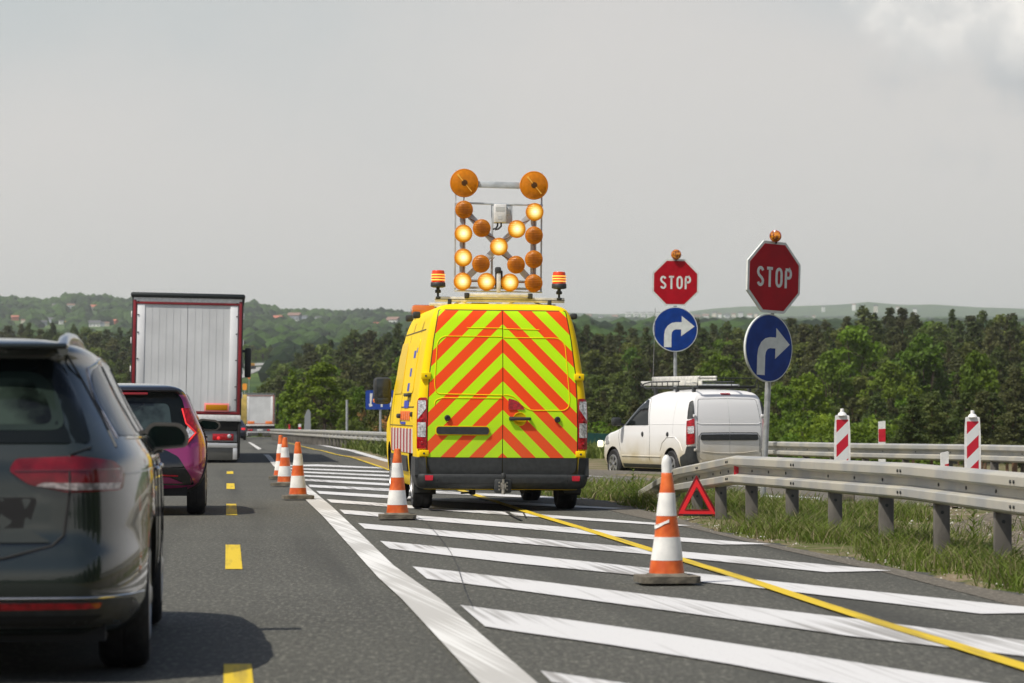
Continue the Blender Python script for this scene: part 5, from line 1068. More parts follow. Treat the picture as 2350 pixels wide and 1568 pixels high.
# ------------------------------------------------------------------ guard rails
PROF = [(0,.155),(.012,.158),(.03,.135),(.055,.115),(.075,.095),(.075,.045),(.055,.03),(.012,.018),(0,0),(.012,-.018),(.055,-.03),(.075,-.045),(.075,-.095),(.055,-.115),(.03,-.135),(.012,-.158),(0,-.155)]
PROF = [(.0,.155),(.030,.150),(.070,.138),(.080,.125),(.080,.062),(.072,.052),(.012,.038),(.0,.032),(.0,-.032),(.012,-.038),(.072,-.052),(.080,-.060),(.080,-.120),(.070,-.135),(.030,-.150),(.0,-.155)]
def rail_mesh(mb, pts, side=-1, scale=None, step=1.0):               # pts: (x, y, z of rail centre); the waves face `side`
    P = [Vector(p) for p in pts]; Q = []
    for i in range(len(P) - 1):
        n = max(1, int((P[i+1] - P[i]).length / step)); Q += [P[i].lerp(P[i+1], k / n) for k in range(n)]
    Q.append(P[-1]); m = len(PROF); vs = []
    for i, p in enumerate(Q):
        d = (Q[min(i+1, len(Q)-1)] - Q[max(i-1, 0)]); d.z = 0; d.normalize(); nn = Vector((d.y, -d.x, 0)) * side
        for a, b in PROF: vs.append(p + nn * a + Vector((0, 0, b)))
        for a, b in PROF[::-1]: vs.append(p + nn * (a - .004) + Vector((0, 0, b)))
    M_ = 2 * m; fs = [(i*M_+k, i*M_+(k+1)%M_, (i+1)*M_+(k+1)%M_, (i+1)*M_+k) for i in range(len(Q)-1) for k in range(M_)]
    fs += [tuple(range(M_)), tuple((len(Q)-1)*M_+k for k in range(M_))]; mb.add(vs, fs)
def guard_rail(label, segs, posts, group, pw=.125, side=-1, bolts=True, ph=.70):
    t = empty('guard_rail', segs[0][0], 0, label, 'guard rail', group); O = Vector(segs[0][0])
    for sg in segs:
        mb = MB(); rail_mesh(mb, [Vector(p) - O for p in sg], side); o = mb.build('rail', STEEL, t, ang=25)
        if bolts:
            q = MB(); a, b = Vector(sg[0]) - O, Vector(sg[1]) - O; d = (b - a).normalized(); nn = Vector((d.y, -d.x, 0)).normalized() * side
            for k in (.10, .20):
                for z in (.09, -.09): c = a + d * k + nn * .079 + Vector((0,0,z)); q.tube(c, c + nn * .012, .013, n=8)
            for fr_ in (.25, .5, .75):
                for z in (.0,): c = a.lerp(b, fr_) + nn * .0 + Vector((0,0,z)); q.tube(c, c + nn * .008, .014, n=8)
            q.build('bolts', TRIM, o)
    for (x, y, zt) in posts:
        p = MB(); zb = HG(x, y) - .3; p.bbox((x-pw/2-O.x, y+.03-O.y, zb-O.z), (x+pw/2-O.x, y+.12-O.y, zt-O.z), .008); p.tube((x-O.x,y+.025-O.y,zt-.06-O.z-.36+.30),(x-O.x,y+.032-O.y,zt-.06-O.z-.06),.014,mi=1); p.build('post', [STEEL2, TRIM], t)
    return t
A = lambda u, vt, Y, o=.155: (AT(u, vt, Y).x, Y, AT(u, vt, Y).z - o)
near = [A(2360,1086,22.3), A(2095,1063,26.1), A(1845,1052,30.4), A(1690,1045.5,33.4)]
X16 = (near[0][0] + (near[0][0]-near[3][0])/(33.4-22.3)*8, 14.3, near[0][2] + .01)
segs = [[X16, near[0]], [near[0], near[1]], [near[1], near[2]], [near[2], near[3]], [near[3], A(1620,1060,35.6)], [A(1620,1060,35.6), A(1562,1072,37.6)], [A(1562,1072,37.6), A(1478,1127,41.0,.13)]]
posts = []
def raily(Y):
    pts = [(p[1], p) for p in (X16, *near, segs[4][1], segs[5][1], segs[6][1])]
    return interp(Y, [(a, p[0]) for a, p in pts]), interp(Y, [(a, p[2]) for a, p in pts])
for Y in (17.1, 19.1, 21.1, 23.1, 25.1, 27.1, 29.1, 30.95, 32.75, 34.6, 36.4, 38.2): x, z = raily(Y); posts.append((x + .02, Y, z - .10))
gn = guard_rail('nearest guard rail, on thick posts, bending down to its end behind the front cone', segs, posts, 'galvanised guard rails beside the road')
q = MB(); p0 = Vector(near[3]) - Vector(X16); q.prism([(-.045,-.09),(.055,-.05),(.045,.05),(-.045,.085)], .012, Matrix.Translation(p0 + Vector((.01,-.09,.01))) @ Matrix.Rotation(R(90), 4, 'X')); q.build('reflector', REDP, gn)
back = [A(2620,1028,50), A(2265,1020.5,57), A(1955,1017,64), A(1760,1013,71), A(1560,1014,84), A(1440,1020,100)]
bposts = []
for k in range(22):
    Y = 50 + 2.2 * k; x = interp(Y, [(p[1], p[0]) for p in back]); z = interp(Y, [(p[1], p[2]) for p in back]); bposts.append((x, Y, z - .05))
guard_rail('back guard rail along the far side of the ramp, behind the striped beacons', [[a, b] for a, b in zip(back, back[1:])], bposts, 'galvanised guard rails beside the road', pw=.14)
far_ = [A(1290,1046,118,.16), A(1345,1045,112,.16), A(1400,1046,105,.16), A(1450,1049,98,.16)]
guard_rail('short stretch of guard rail seen between the yellow van and the white van', [[a, b] for a, b in zip(far_, far_[1:])], [(interp(Y, [(p[1], p[0]) for p in far_[::-1]]), Y, interp(Y, [(p[1], p[2]) for p in far_[::-1]])) for Y in (100,104,108,112,116)], 'galvanised guard rails beside the road', bolts=False)
lf = [A(1000,998,84), A(893,992,96), A(820,989.5,110), A(742,987,131), A(690,986,155), A(640,985,196), A(622,985,225)]
lp = []
for k in range(60):
    Y = 84 + 2.3 * k; x = interp(Y, [(p[1], p[0]) for p in lf]); z = interp(Y, [(p[1], p[2]) for p in lf]); lp.append((x, Y, z))
guard_rail('long guard rail left of the yellow van, running towards the distant trailer', [[a, b] for a, b in zip(lf, lf[1:])], lp, 'galvanised guard rails beside the road', pw=.12, bolts=False)

# ------------------------------------------------------------------ cones, triangle, striped beacons, posts, other signs
COR = mat('cone_orange', (.66,.10,.012), .45, var=.22, vscale=7, col2=(.74,.16,.03)); CWH = mat('cone_white', (.74,.74,.70), .4, var=.12, vscale=8, col2=(.80,.79,.74)); CBASE = mat('cone_base', (.13,.115,.085), .85, var=.3, vscale=9, bump=.3)
def cone(u, v, label, white_top=False, yaw=0, sc_=1.0):
    x, y, _ = G(u, v); t = empty('traffic_cone', (x, y, .012), yaw, label, 'traffic cone', 'orange and white traffic cones around the closed area')
    b = MB(); b.panel(rr(-.20,-.20,.20,.20,.05), lambda a, c, o: (a, c, .05 + o), .0, -.045, .5); b.lathe([(.15,.048),(.135,.062),(.125,.066)], 32); b.build('base', CBASE, t)
    zr = [.056,.152,.307,.448,.602,.733] if white_top else [.056,.150,.307,.443,.598,.745]
    rad = lambda z: interp(z, [(.05,.120),(.307,.086),(.45,.068),(.607,.052),(.733,.036),(.76,.032)])
    prof = []; ms = []
    for i in range(len(zr) - 1):
        for k in range(5):
            z = zr[i] + (zr[i+1] - zr[i]) * k / 5; prof.append((rad(z) + (.0012 if i % 2 else 0), z)); ms.append(i % 2)
        prof.append((rad(zr[i+1]) + (.0012 if i % 2 else 0), zr[i+1] - .0005)); ms.append(i % 2)
    if white_top: prof += [(.034,.735),(.034,.80),(.028,.83),(.012,.852),(.004,.855)]; ms += [1]*5
    else: prof += [(.030,.747),(.028,.752),(.027,.70)]; ms += [0]*3
    m_ = MB(); m_.lathe(prof, 36, mis=ms[:-1]); o = m_.build('cone_body', [COR, CWH], t)
    for v_ in o.data.vertices:
        v_.co.x += math.sin(v_.co.z * 17 + u) * .0025; v_.co.y += math.cos(v_.co.z * 13 + u) * .002
    if white_top:
        m_ = MB(); m_.panel([(-.085,.385),(-.02,.415),(.0,.425),(.0,.405),(-.03,.395),(-.084,.36)], lambda a, z, oo: (a, -math.sqrt(max(0, (rad(z)+oo)**2 - a*a)), z), .006, .0, .03); m_.build('torn_sleeve', CWH, t)
    return t
cone(1530, 1341, 'largest traffic cone in front, scuffed, with a white sleeved tip, standing on the hatch bars', True, R(8))
cone(912, 1193, 'traffic cone in front of the left rear wheel of the yellow van', yaw=R(4))
cone(684, 1147.5, 'rightmost and nearest of the three traffic cones on the white line', yaw=R(10))
cone(654, 1117, 'middle of the three traffic cones on the white line', yaw=R(-6))
cone(644.5, 1101, 'farthest of the three traffic cones, half hidden at the left of the group', yaw=R(2))
# warning triangle
x, y, _ = G(1600, 1183); tri = empty('warning_triangle', (x, y, .0), R(0), 'red warning triangle standing on the verge in front of the near guard rail', 'warning triangle')
k = 1 / (7200 / y); v3 = [(-51*k,-.005),(50*k,-.008),(-2*k,.455)]
def ring(v, a, b, y0, th, m, nm):
    c = Vector((sum(p[0] for p in v)/3, sum(p[1] for p in v)/3)); P = [Vector(p) for p in v]; o_ = [c + (p - c) * a for p in P]; i_ = [c + (p - c) * b for p in P]; mb = MB()
    oo = rpoly(o_, .012, 3); ii = rpoly(i_, .012, 3); n = len(oo); vs = [(p[0], y0, p[1]) for p in oo] + [(p[0], y0, p[1]) for p in ii] + [(p[0], y0 + th, p[1]) for p in oo] + [(p[0], y0 + th, p[1]) for p in ii]
    fs = []
    for q in range(n):
        r_ = (q + 1) % n; fs += [(q, r_, n + r_, n + q), (2*n+q, 3*n+q, 3*n+r_, 2*n+r_), (q, 2*n+q, 2*n+r_, r_), (n+q, n+r_, 3*n+r_, 3*n+q)]
    mb.add(vs, fs); return mb.build(nm, m, tri)
ring(v3, 1.0, .84, 0, .02, mat('dark_red_reflex', (.20,.004,.012), .3, coat=.5), 'reflex_border'); ring(v3, .85, .56, -.004, .016, mat('fluorescent_red', (.85,.025,.035), .35), 'inner_band'); ring(v3, .58, .53, -.008, .02, mat('dark_red_edge', (.3,.008,.015), .3), 'inner_edge')
q = MB(); q.bbox((-.16,-.10,.0),(.16,.12,.012),.004); q.build('stand', DARK, tri)
# striped beacons (both faces), post tops with a knob
def beacon(u0, u1, vt, vk, Y, label):
    kx = Y / 7200; x = AT((u0+u1)/2, HOR, Y).x; w_ = (u1-u0) * kx; zt = AT(0, vt, Y).z; zk = AT(0, vk, Y).z; zb = HG(x, Y)
    t = empty('striped_beacon', (x, Y, zb), R(-4), label, 'beacon', 'red and white striped beacons behind the near guard rail'); h = zt - zb
    q = MB(); M = Matrix(((1,0,0,0),(0,0,1,0),(0,1,0,0),(0,0,0,1)))
    q.prism(rpoly([(-w_/2,.12),(w_/2,.12),(w_/2,h*.8),(w_/2*.86,h),(-w_/2*.86,h),(-w_/2,h*.8)], [.01,.01,.1,.02,.02,.1]), .05, M @ Matrix.Translation((0,0,-.025))); q.lathe([(w_*.30,h-.005),(w_*.22,h+.03),(w_*.13,h+.04),(w_*.11,zk-zb-.002),(w_*.10,zk-zb)], 20); q.build('panel', WHITEP, t)
    q = MB(); q.prism([(-w_*.36,.16),(w_*.36,.16),(w_*.36,h-.06),(-w_*.36,h-.06)], .002, M @ Matrix.Translation((0,0,-.0272))); q.build('striped_face', stripe_material('beacon_stripes', (.66,.68,.68), (.50,.01,.03), -1, 1.0, .335, 'X'), t)
    q = MB(); q.bbox((-w_*.75,-.18,.0),(w_*.75,.18,.12),.03); q.build('foot', CBASE, t); return t
beacon(1914, 1951, 953, 938, 42.5, 'left one of the two tall red and white striped beacons behind the near guard rail')
beacon(2213, 2250, 957, 942, 42.5, 'right one of the two tall red and white striped beacons behind the near guard rail')
def marker_post(u, vt, vb, wpx, Y, red, label, tilt=0, zb=None):
    x = AT(u, HOR, Y).x; zb = HG(x, Y) if zb is None else zb; zt = AT(0, vt, Y).z; h = zt - zb; wd = wpx * Y / 7200
    t = empty('delineator_post', (x, Y, zb), R(tilt), label, 'delineator post', 'small white and red delineator posts'); M = Matrix(((1,0,0,0),(0,0,1,0),(0,1,0,0),(0,0,0,1)))
    q = MB(); q.prism(rpoly([(-wd/2,-.1),(wd/2,-.1),(wd/2,h),(-wd/2,h-.02)], .008), .05, M @ Matrix.Translation((0,0,-.025))); q.build('post', WHITEP, t)
    za = AT(0, red[0], Y).z - zb; zc = AT(0, red[1], Y).z - zb; q = MB(); q.prism([(red[2]*wd-wd/2,zc-.04*wd/.1*0),(wd/2,zc),(wd/2,za),(red[2]*wd-wd/2,za-.01)], .003, M @ Matrix.Translation((0,0,-.0285))); q.build('reflective_band', REDP, t); return t
marker_post(2023.5, 966, 1018, 16, 76, (984, 1014, 0.), 'white and red delineator post standing behind the back guard rail', 0)
marker_post(2167, 1036, 1084, 18, 38, (1064, 1079, .5), 'short white delineator post just left of the right striped beacon, behind the near rail', 0)
marker_post(688, 973, 988, 6, 185, (980, 986, 0.), 'tiny white and red delineator post on the grass by the grey backs of road signs', 0)
marker_post(664, 976, 988, 4, 210, (974, 988, 0.), 'tiny red delineator post beside the distant trailer', 0)

# blue information sign behind the yellow van's mirror
Yb = 118; c_ = AT(872, 918, Yb); zb = HG(c_.x, Yb)
ib = empty('information_sign', (c_.x, Yb, zb), 0, 'blue lane sign with white arrows, behind the mirror of the yellow van', 'road sign'); kx = Yb / 7200; M = Matrix(((1,0,0,0),(0,0,1,0),(0,1,0,0),(0,0,0,1)))
q = MB(); h0 = c_.z - zb; q.prism([(a, b + h0) for a, b in rr(-33*kx,-22*kx,33*kx,22*kx,.06)], .04, M); q.build('panel', mat('info_blue', (.01,.05,.30), .45), ib)
q = MB(); q.prism([(a*kx, b*kx + h0) for a, b in ((-23,-9),(-26,-9),(-24,-16),(-17,-14),(-18,-11),(-19.5,-8),(-17,15),(-23,15))], .004, M @ Matrix.Translation((0,0,-.005))); q.prism([(a*kx, b*kx + h0) for a, b in ((23,-16),(27,-16),(27,-2),(31,-2),(25,10),(19,-2),(23,-2))], .004, M @ Matrix.Translation((0,0,-.005))); q.prism([(a*kx, b*kx + h0) for a, b in ((2,-16),(6,-16),(6,4),(8,4),(4,14),(0,4),(2,4))], .004, M @ Matrix.Translation((0,0,-.005))); q.build('arrow_symbols', WHITEP, ib, smooth=False)
for x in (-21, 1): q = MB(); q.tube(((x*kx if x > 0 else x*kx-.9),.06,-.4),((x*kx if x>0 else x*kx-.9),.06,h0),.045); q.build('pole', GALV, ib)
Ys = 165; c_ = AT(706, 955, Ys); zb = HG(c_.x, Ys); sb = empty('sign_backs', (c_.x, Ys, zb), 0, 'grey pointed back of a road sign, on the verge left of the sandy track', 'road sign'); kx = Ys / 7200
q = MB(); h0 = AT(0, 985, Ys).z - zb; q.prism([(a*kx, b*kx + h0) for a, b in rpoly([(-7,-2),(7,-2),(7,38),(3,46),(-1,44),(-7,30)], 3)], .05, M); q.build('panel', mat('sign_back_grey', (.28,.30,.31), .5, .3), sb)
for x in (-6,-2,2,6): q = MB(); q.tube((x*kx,.08,-.6),(x*kx,.08,h0+.3),.04); q.build('pole', GALV, sb)
def far_sign(u, v, w_, h_, Y, m, label, name='warning_sign'):
    c = AT(u, v, Y); zb = HG(c.x, Y); t = empty(name, (c.x, Y, zb), 0, label, 'road sign'); k = Y / 7200; h0 = c.z - zb
    q = MB(); q.prism([(a*k, b*k + h0) for a, b in rr(-w_/2,-h_/2,w_/2,h_/2,w_*.3)], .06, M); q.build('panel', m, t); q = MB(); q.tube((0,.06,-.3),(0,.06,h0),.05); q.build('pole', GALV, t)
far_sign(561.5, 888, 10, 15, 420, mat('orange_sign', (.85,.32,.02), .5), 'orange road sign seen just above the distant trailer')
far_sign(571.5, 867, 5, 6, 600, MATS['orange_marker'], 'small orange board on the slope below the far road')
# vehicle on the far road
c = GH(575, 850); t = empty('distant_lorry', (c[0], c[1], HG(*c) + .3), R(-60), 'tiny dark vehicle with yellow top on the far road at the horizon', 'lorry')
q = MB(); q.bbox((-1.0,-1.9,.2),(1.0,1.9,1.5),.2); q.build('body', mat('dark_tarp', (.03,.03,.03), .5), t); q = MB(); q.bbox((-1.0,-1.6,1.5),(1.0,1.5,2.5),.2); q.build('load', mat('orange_marker2', (.75,.36,.04), .5), t)
# dark green vehicle with a pale plate behind the white van's bonnet
c_ = AT(1366, 1030, 92); zb = HG(c_.x, 92); t = empty('waste_container', (c_.x - .1, 92, zb), R(6), 'dark green container with a pale label, between the yellow van and the white van', 'container')
q = MB(); h = AT(0, 996, 92).z - zb; q.bbox((-1.3,0,.15),(.75,1.4,h-.25),.06); q.prism([(-1.35,h-.28),(.80,h-.28),(.55,h),(-.9,h+.06)], 1.5, Matrix(((1,0,0,0),(0,0,1,-.03),(0,1,0,0),(0,0,0,1)))); q.build('body', mat('dark_green', (.008,.06,.05), .5, var=.2), t)
q = MB(); q.bbox((-.05,-.012,h-.50),(.30,.0,h-.32),.01); q.build('label_plate', mat('pale_plate', (.45,.48,.50), .5), t)
for x in (-1.0,.5): q = MB(); q.tube((x,.3,.1),(x+.12,.3,.1),.1); q.build('wheel', RUB, t)
# ------------------------------------------------------------------ grass blades (uncountable)
def blade_field(name, region_fn, n, hmin, hmax, wd, mats, seed):
    r_ = random.Random(seed); mb = MB(); tries = 0
    V, Fc, Mi = mb.v, mb.f, mb.m; k = 0
    while k < n and tries < n * 12:
        tries += 1; p = region_fn(r_)
        if p is None: continue
        x, y, dens = p
        c = mnoise.noise((x * 1.3, y * 1.3, seed)) ; 
        if r_.random() > dens * (.42 + 2.3 * max(-.18, c)): continue
        h = (hmin + (hmax - hmin) * r_.random() ** 2) * (1 + .8 * max(0, c)) * (1 if Y > 60 else min(1, .28 + max(0, x - EDGE(Y)) / .85)); a = r_.random() * 6.283; w_ = wd * (.6 + .8 * r_.random()); bx, by = math.cos(a) * w_, math.sin(a) * w_
        lx, ly = (r_.random() - .5) * h * 2.0, (r_.random() - .5) * h * 1.6; z = HG(x, y) - .04; o = len(V)
        V += [(x-bx, y-by, z), (x+bx, y+by, z), (x+lx*.35+bx*.7, y+ly*.35+by*.7, z+h*.6), (x+lx*.35-bx*.7, y+ly*.35-by*.7, z+h*.6), (x+lx, y+ly, z+h)]
        Fc += [(o,o+1,o+2,o+3), (o+3,o+2,o+4)]; m_ = 0 if r_.random() < .52 else (1 if r_.random() < .62 else 2); Mi += [m_, m_]; k += 1
    return tag(mb.build(name, mats, smooth=False), kind='stuff')
def leafmat(name, c1, c2, vs, ro=.6, rnd_=0., lo=.35, hi=.65):
    m = mat(name, c1, ro, var=.25, vscale=vs, col2=c2, spec=.25, rnd_obj=rnd_, lo=lo, hi=hi)
    nt = m.node_tree; b = nt.nodes['Principled BSDF']; src = b.inputs['Base Color'].links[0].from_socket
    tl = nt.nodes.new('ShaderNodeBsdfTranslucent'); nt.links.new(src, tl.inputs[0]); ms = nt.nodes.new('ShaderNodeMixShader'); ms.inputs[0].default_value = .38
    nt.links.new(b.outputs[0], ms.inputs[1]); nt.links.new(tl.outputs[0], ms.inputs[2]); nt.links.new(ms.outputs[0], nt.nodes['Material Output'].inputs['Surface'])
    return m
GR = [leafmat('grass_green', (.085,.150,.016), (.165,.225,.032), 1.5), leafmat('grass_light', (.17,.22,.045), (.24,.27,.08), 2.), leafmat('grass_dry', (.28,.24,.12), (.36,.31,.18), 2.)]
TX, TY = tri.location.x, tri.location.y
def reg_near(r_):
    Y = 17.5 + 23.5 * r_.random() ** .9; e = EDGE(Y); wdt = 3.0 if Y < 38 else 2.0; x = e + .03 + wdt * r_.random(); n2 = mnoise.noise((x * .9, Y * .5, 4.4)); d = min(1, max(.04, (x - e - .10) / .55 + n2 * .9)) * (1 if n2 > -.25 else .35)
    if x - e > 1.25 + (Y - 20) * .05 and Y < 34: d *= .05
    if abs(x - TX) < .36 and TY - 3.5 < Y < TY + .12: d *= .03
    return x, Y, d
blade_field('verge_grass', reg_near, 58000, .03, .19, .0055, GR, 5)
def reg_mid(r_):
    Y = 38 + 12 * r_.random(); e = EDGE(Y); x = max(e, .6) + 2.6 * r_.random() - (.5 if Y > 41 else 0)
    if Y > 41.5 and x > 3.2: return None
    if GHu(x, Y) < 1112: return None
    return x, Y, 1
def GHu(x, Y): return HOR + (CAMH - HG(x, Y)) / Y * F
blade_field('verge_grass', reg_mid, 9000, .05, .22, .009, GR, 9)
def reg_left(r_):
    Y = 80 + 130 * r_.random() ** 1.3; e = EDGE(Y); x = e + .55 + (5 + Y * .03) * r_.random(); return x, Y, 1
blade_field('verge_grass', reg_left, 26000, .12, .40, .03, [leafmat('far_grass', (.085,.135,.022), (.14,.18,.035), .4), GR[1], GR[1]], 12)
# small stones on the gravel strip and along the edge
st = MB(); r_ = random.Random(3)
for k in range(2600):
    if k < 2300:
        Y = 20 + 22 * r_.random(); e = EDGE(Y); x = e + 2.2 + 5.5 * r_.random(); s = .008 + .022 * r_.random() ** 2
    else: Y = 17 + 22 * r_.random(); x = EDGE(Y) - .1 + .35 * r_.random(); s = .005 + .010 * r_.random() ** 2
    z = HG(x, Y); a = r_.random() * 6.28; vs = []
    for (p, q, t) in ((1,0,.1),(-.3,.9,0),(-.8,-.5,.1),(.1,-1,0),(.1,.1,.9)): vs.append((x + s*(p*math.cos(a)-q*math.sin(a)), Y + s*(p*math.sin(a)+q*math.cos(a)), z - .002 + s*t))
    st.add(vs, [(0,1,4),(1,2,4),(2,3,4),(3,0,4)], r_.randrange(2))
tag(st.build('loose_stones', [mat('stone_pale', (.42,.40,.35), .9), mat('stone_brown', (.20,.16,.12), .9)], smooth=False), kind='stuff')
# young weeds
def weed(u, v, h, label, group=None):
    x, y, _ = G(u, v); y = min(y, 41); t = empty('weed_plant', (x, y, HG(x, y)), 0, label, 'plant', group); s = MB(); s.tube((0,0,-.03),(.01,0,h),.006,.002,n=6); s.build('stem', GR[1], t)
    l_ = MB(); r_ = random.Random(int(u))
    for k in range(26):
        z = h * (.15 + .85 * k / 26); a = k * 2.4; ln_ = .10 * (1.2 - .7 * k / 26); M = Matrix.Translation((0,0,z)) @ Matrix.Rotation(a, 4, 'Z') @ Matrix.Rotation(-R(25 + 20*r_.random()), 4, 'Y'); l_.add([M @ Vector(p) for p in ((0,0,0),(ln_*.5,-.014,0),(ln_,0,-.01),(ln_*.5,.014,0))], [(0,1,2,3)])
    l_.build('leaves', GR[0], t, smooth=False)
weed(1910, 1168, .34, 'leafy weed on a thin stem between the third and fourth visible rail posts')
weed(2022, 1180, .30, 'leafy weed beside the middle post of the near guard rail')
weed(1452, 1150, .42, 'tall weed on the verge left of the guard rail end')
weed(2232, 1262, .42, 'bushy weed just right of a thick rail post, in front of the gravel')
# ------------------------------------------------------------------ trees
def icol(c, f): return tuple(x * f for x in c)
PINE = leafmat('pine_needles', (.056,.084,.020), (.105,.138,.032), 1.2, .7, .30)
PINE2 = leafmat('pine_needles_brown', (.062,.074,.024), (.108,.116,.036), 1.2, .7, .30)
DEC = leafmat('spring_leaves', (.080,.150,.012), (.150,.230,.018), 1.2, .6, .25)
DEC2 = leafmat('bright_leaves', (.105,.195,.010), (.18,.27,.020), 1.2, .6, .2)
DEC3 = leafmat('olive_leaves', (.085,.120,.020), (.150,.185,.032), 1.2, .6, .25)
CHS = leafmat('chestnut_leaves', (.045,.070,.012), (.085,.095,.02), 1.2, .6); BLO = leafmat('pale_blossom', (.32,.26,.12), (.42,.20,.06), 2., .7)
BARK = mat('bark', (.075,.055,.038), .9, var=.3, vscale=6, bump=.4, bscale=12); BARKR = mat('pine_bark', (.14,.075,.040), .9, var=.3, vscale=5)
def leaf_cloud(mb, centers, n, size, r_, flat=.75, mis=None):
    tot = sum(c[3] ** 2 for c in centers)
    for ci, (x, y, z, rad) in enumerate(centers):
        m_ = int(n * rad * rad / tot) + 3
        for _ in range(m_):
            d = Vector((r_.gauss(0,1), r_.gauss(0,1), r_.gauss(0,1))).normalized() * rad * (r_.random() ** .45); p = Vector((x + d.x, y + d.y, z + d.z * flat))
            nrm = (d.normalized() * .6 + Vector((r_.gauss(0,.5), r_.gauss(0,.5), r_.gauss(0,.5) + .35))).normalized(); a = nrm.orthogonal().normalized(); b = nrm.cross(a); s = size * (.55 + .9 * r_.random()); t = r_.random() * 6.28
            a, b = a * math.cos(t) + b * math.sin(t), b * math.cos(t) - a * math.sin(t)
            mb.add([p - a*s, p - b*s*.7 + a*s*.2, p + a*s, p + b*s*.8 - a*s*.1], [(0,1,2,3)], (mis[ci] if mis else 0))
def make_tree(kind, seed, lm, bark, n=1500):
    r_ = random.Random(seed); cs = []; tr = MB(); H = 1.0
    if kind == 'pine':
        lean = r_.uniform(-.02, .02); base = r_.uniform(.18, .42)
        for k in range(46):
            f = k / 45; z = base + (.97 - base) * f; rad = (.215 * (1 - f) ** .75 + .022) * r_.uniform(.6, 1.25); a = k * 2.4 + r_.random(); off = rad * r_.uniform(.2, 1.05)
            cs.append((lean * z + off * math.cos(a), off * math.sin(a), z + r_.uniform(-.02, .02), .028 + rad * r_.uniform(.18, .40)))
        cs.append((lean, 0, .94, .055)); tr.tube((0,0,-.05),(lean*.5,0,.55),.018,.010,8); tr.tube((lean*.5,0,.55),(lean,0,.95),.010,.003,8)
        for c in cs[::2]: tr.tube((0,0,c[2]-.03),(c[0]*.8,c[1]*.8,c[2]),.005,.002,5)
        fl = .6; sz = .0145
    elif kind == 'leafy':
        w_ = r_.uniform(.20, .30); zc = .55
        for k in range(64):
            a = r_.random() * 6.283; f = r_.random() ** .5; zz_ = r_.uniform(-1, 1); rr__ = math.sqrt(max(0, 1 - zz_ * abs(zz_))) * f; cs.append((w_ * rr__ * math.cos(a) * 1.1, w_ * rr__ * math.sin(a) * 1.1, zc + .38 * zz_, r_.uniform(.035, .085)))
        cs.append((0,0,.93,.05)); tr.tube((0,0,-.05),(0,0,.45),.022,.013,8)
        for c in cs[:10]: tr.tube((0,0,.22+.2*r_.random()),(c[0],c[1],c[2]),.009,.003,5)
        fl = .85; sz = .0155
    elif kind == 'poplar':
        for k in range(20):
            f = k / 19; rad = .13 * math.sin(math.pi * (.12 + .8 * f)) + .02; a = k * 2.4; cs.append((rad*.6*math.cos(a), rad*.6*math.sin(a), .12 + .82 * f, rad * r_.uniform(.5, .8)))
        tr.tube((0,0,-.05),(0,0,.7),.016,.006,8); fl = 1.; sz = .022
        for c in cs[4::3]: tr.tube((0,0,c[2]-.06),(c[0],c[1],c[2]),.005,.002,5)
    else:
        for k in range(48):
            a = r_.random() * 6.283; f = r_.random() ** .5; cs.append((.66*f*math.cos(a), .54*f*math.sin(a), .14 + .74 * r_.random() * (1 - f*.6), r_.uniform(.07, .15)))
        for k in range(6): a = k; tr.tube((.05*math.cos(a),.05*math.sin(a),-.05),(.3*math.cos(a),.3*math.sin(a),.5),.015,.005,6)
        fl = .9; sz = .024
    cr_ = MB(); leaf_cloud(cr_, cs, n, sz, r_, fl, mis=[(1 if (isinstance(lm, list) and r_.random() < .3) else 0) for _ in cs])
    return tr, cr_
PROT = {}
def proto(key, kind, seed, lm, bark, n=1500):
    tr, cr_ = make_tree(kind, seed, lm, bark, n); a = tr.build('trunk', bark); b = cr_.build('crown', lm, smooth=False); PROT[key] = (a.data, b.data); bpy.data.objects.remove(a); bpy.data.objects.remove(b)
for i in range(8): proto(('pine', i), 'pine', 10 + i, PINE if i % 2 == 0 else PINE2, BARKR, 3800)
for i in range(4): proto(('leafy', i), 'leafy', 30 + i, [DEC, DEC3, DEC, DEC2][i], BARK, 3800)
proto(('poplar', 0), 'poplar', 50, DEC2, BARK, 1500); proto(('poplar', 1), 'poplar', 51, DEC, BARK, 1500)
for i in range(3): proto(('bush', i), 'bush', 60 + i, [DEC, DEC2, DEC3][i], BARK, 3400)
proto(('blossom', 0), 'bush', 70, [CHS, BLO], BARK, 2600); proto(('blossom', 1), 'bush', 71, [DEC3, BLO], BARK, 2600); proto(('fine', 0), 'leafy', 80, DEC2, BARK, 5200); proto(('fine', 1), 'leafy', 81, DEC, BARK, 5200)
NM = {'pine': 'pine_tree', 'leafy': 'leafy_tree', 'poplar': 'young_tree', 'bush': 'bush', 'blossom': 'flowering_shrub', 'fine': 'leafy_tree'}
def tree(key, x, y, h, label, group=None, wx=1.0, z=None, name=None, cat=None):
    z = HG(x, y) if z is None else z; a = rnd.random() * 6.283
    t = empty(name or NM[key[0]], (x, y, z - .1), a, label, cat or ('bush' if key[0] in ('bush','blossom') else 'tree'), group); t.scale = (h * wx, h * wx, h)
    for nm, me in zip(('trunk', 'crown'), PROT[key]):
        o = bpy.data.objects.new(nm, me); C.objects.link(o); o.parent = t
    return t
def tree_px(key, u, vtop, Y, label, group=None, wx=1.0, hmin=3., **k):
    x = AT(u, HOR, Y).x; z = HG(x, Y); h = max(hmin, AT(u, vtop, Y).z - z); return tree(key, x, Y, h / .99, label, group, wx, z, **k)
tr_ = random.Random(21)
RSKY = [(1250,742),(1310,742),(1380,738),(1500,738),(1600,733),(1700,738),(1800,735),(1850,722),(1950,716),(2000,705),(2100,712),(2200,718),(2260,700),(2300,702),(2350,704),(2500,700)]
LR = ('dark pine in the dense forest beyond the guard rails on the right', 'pines of the forest on the right')
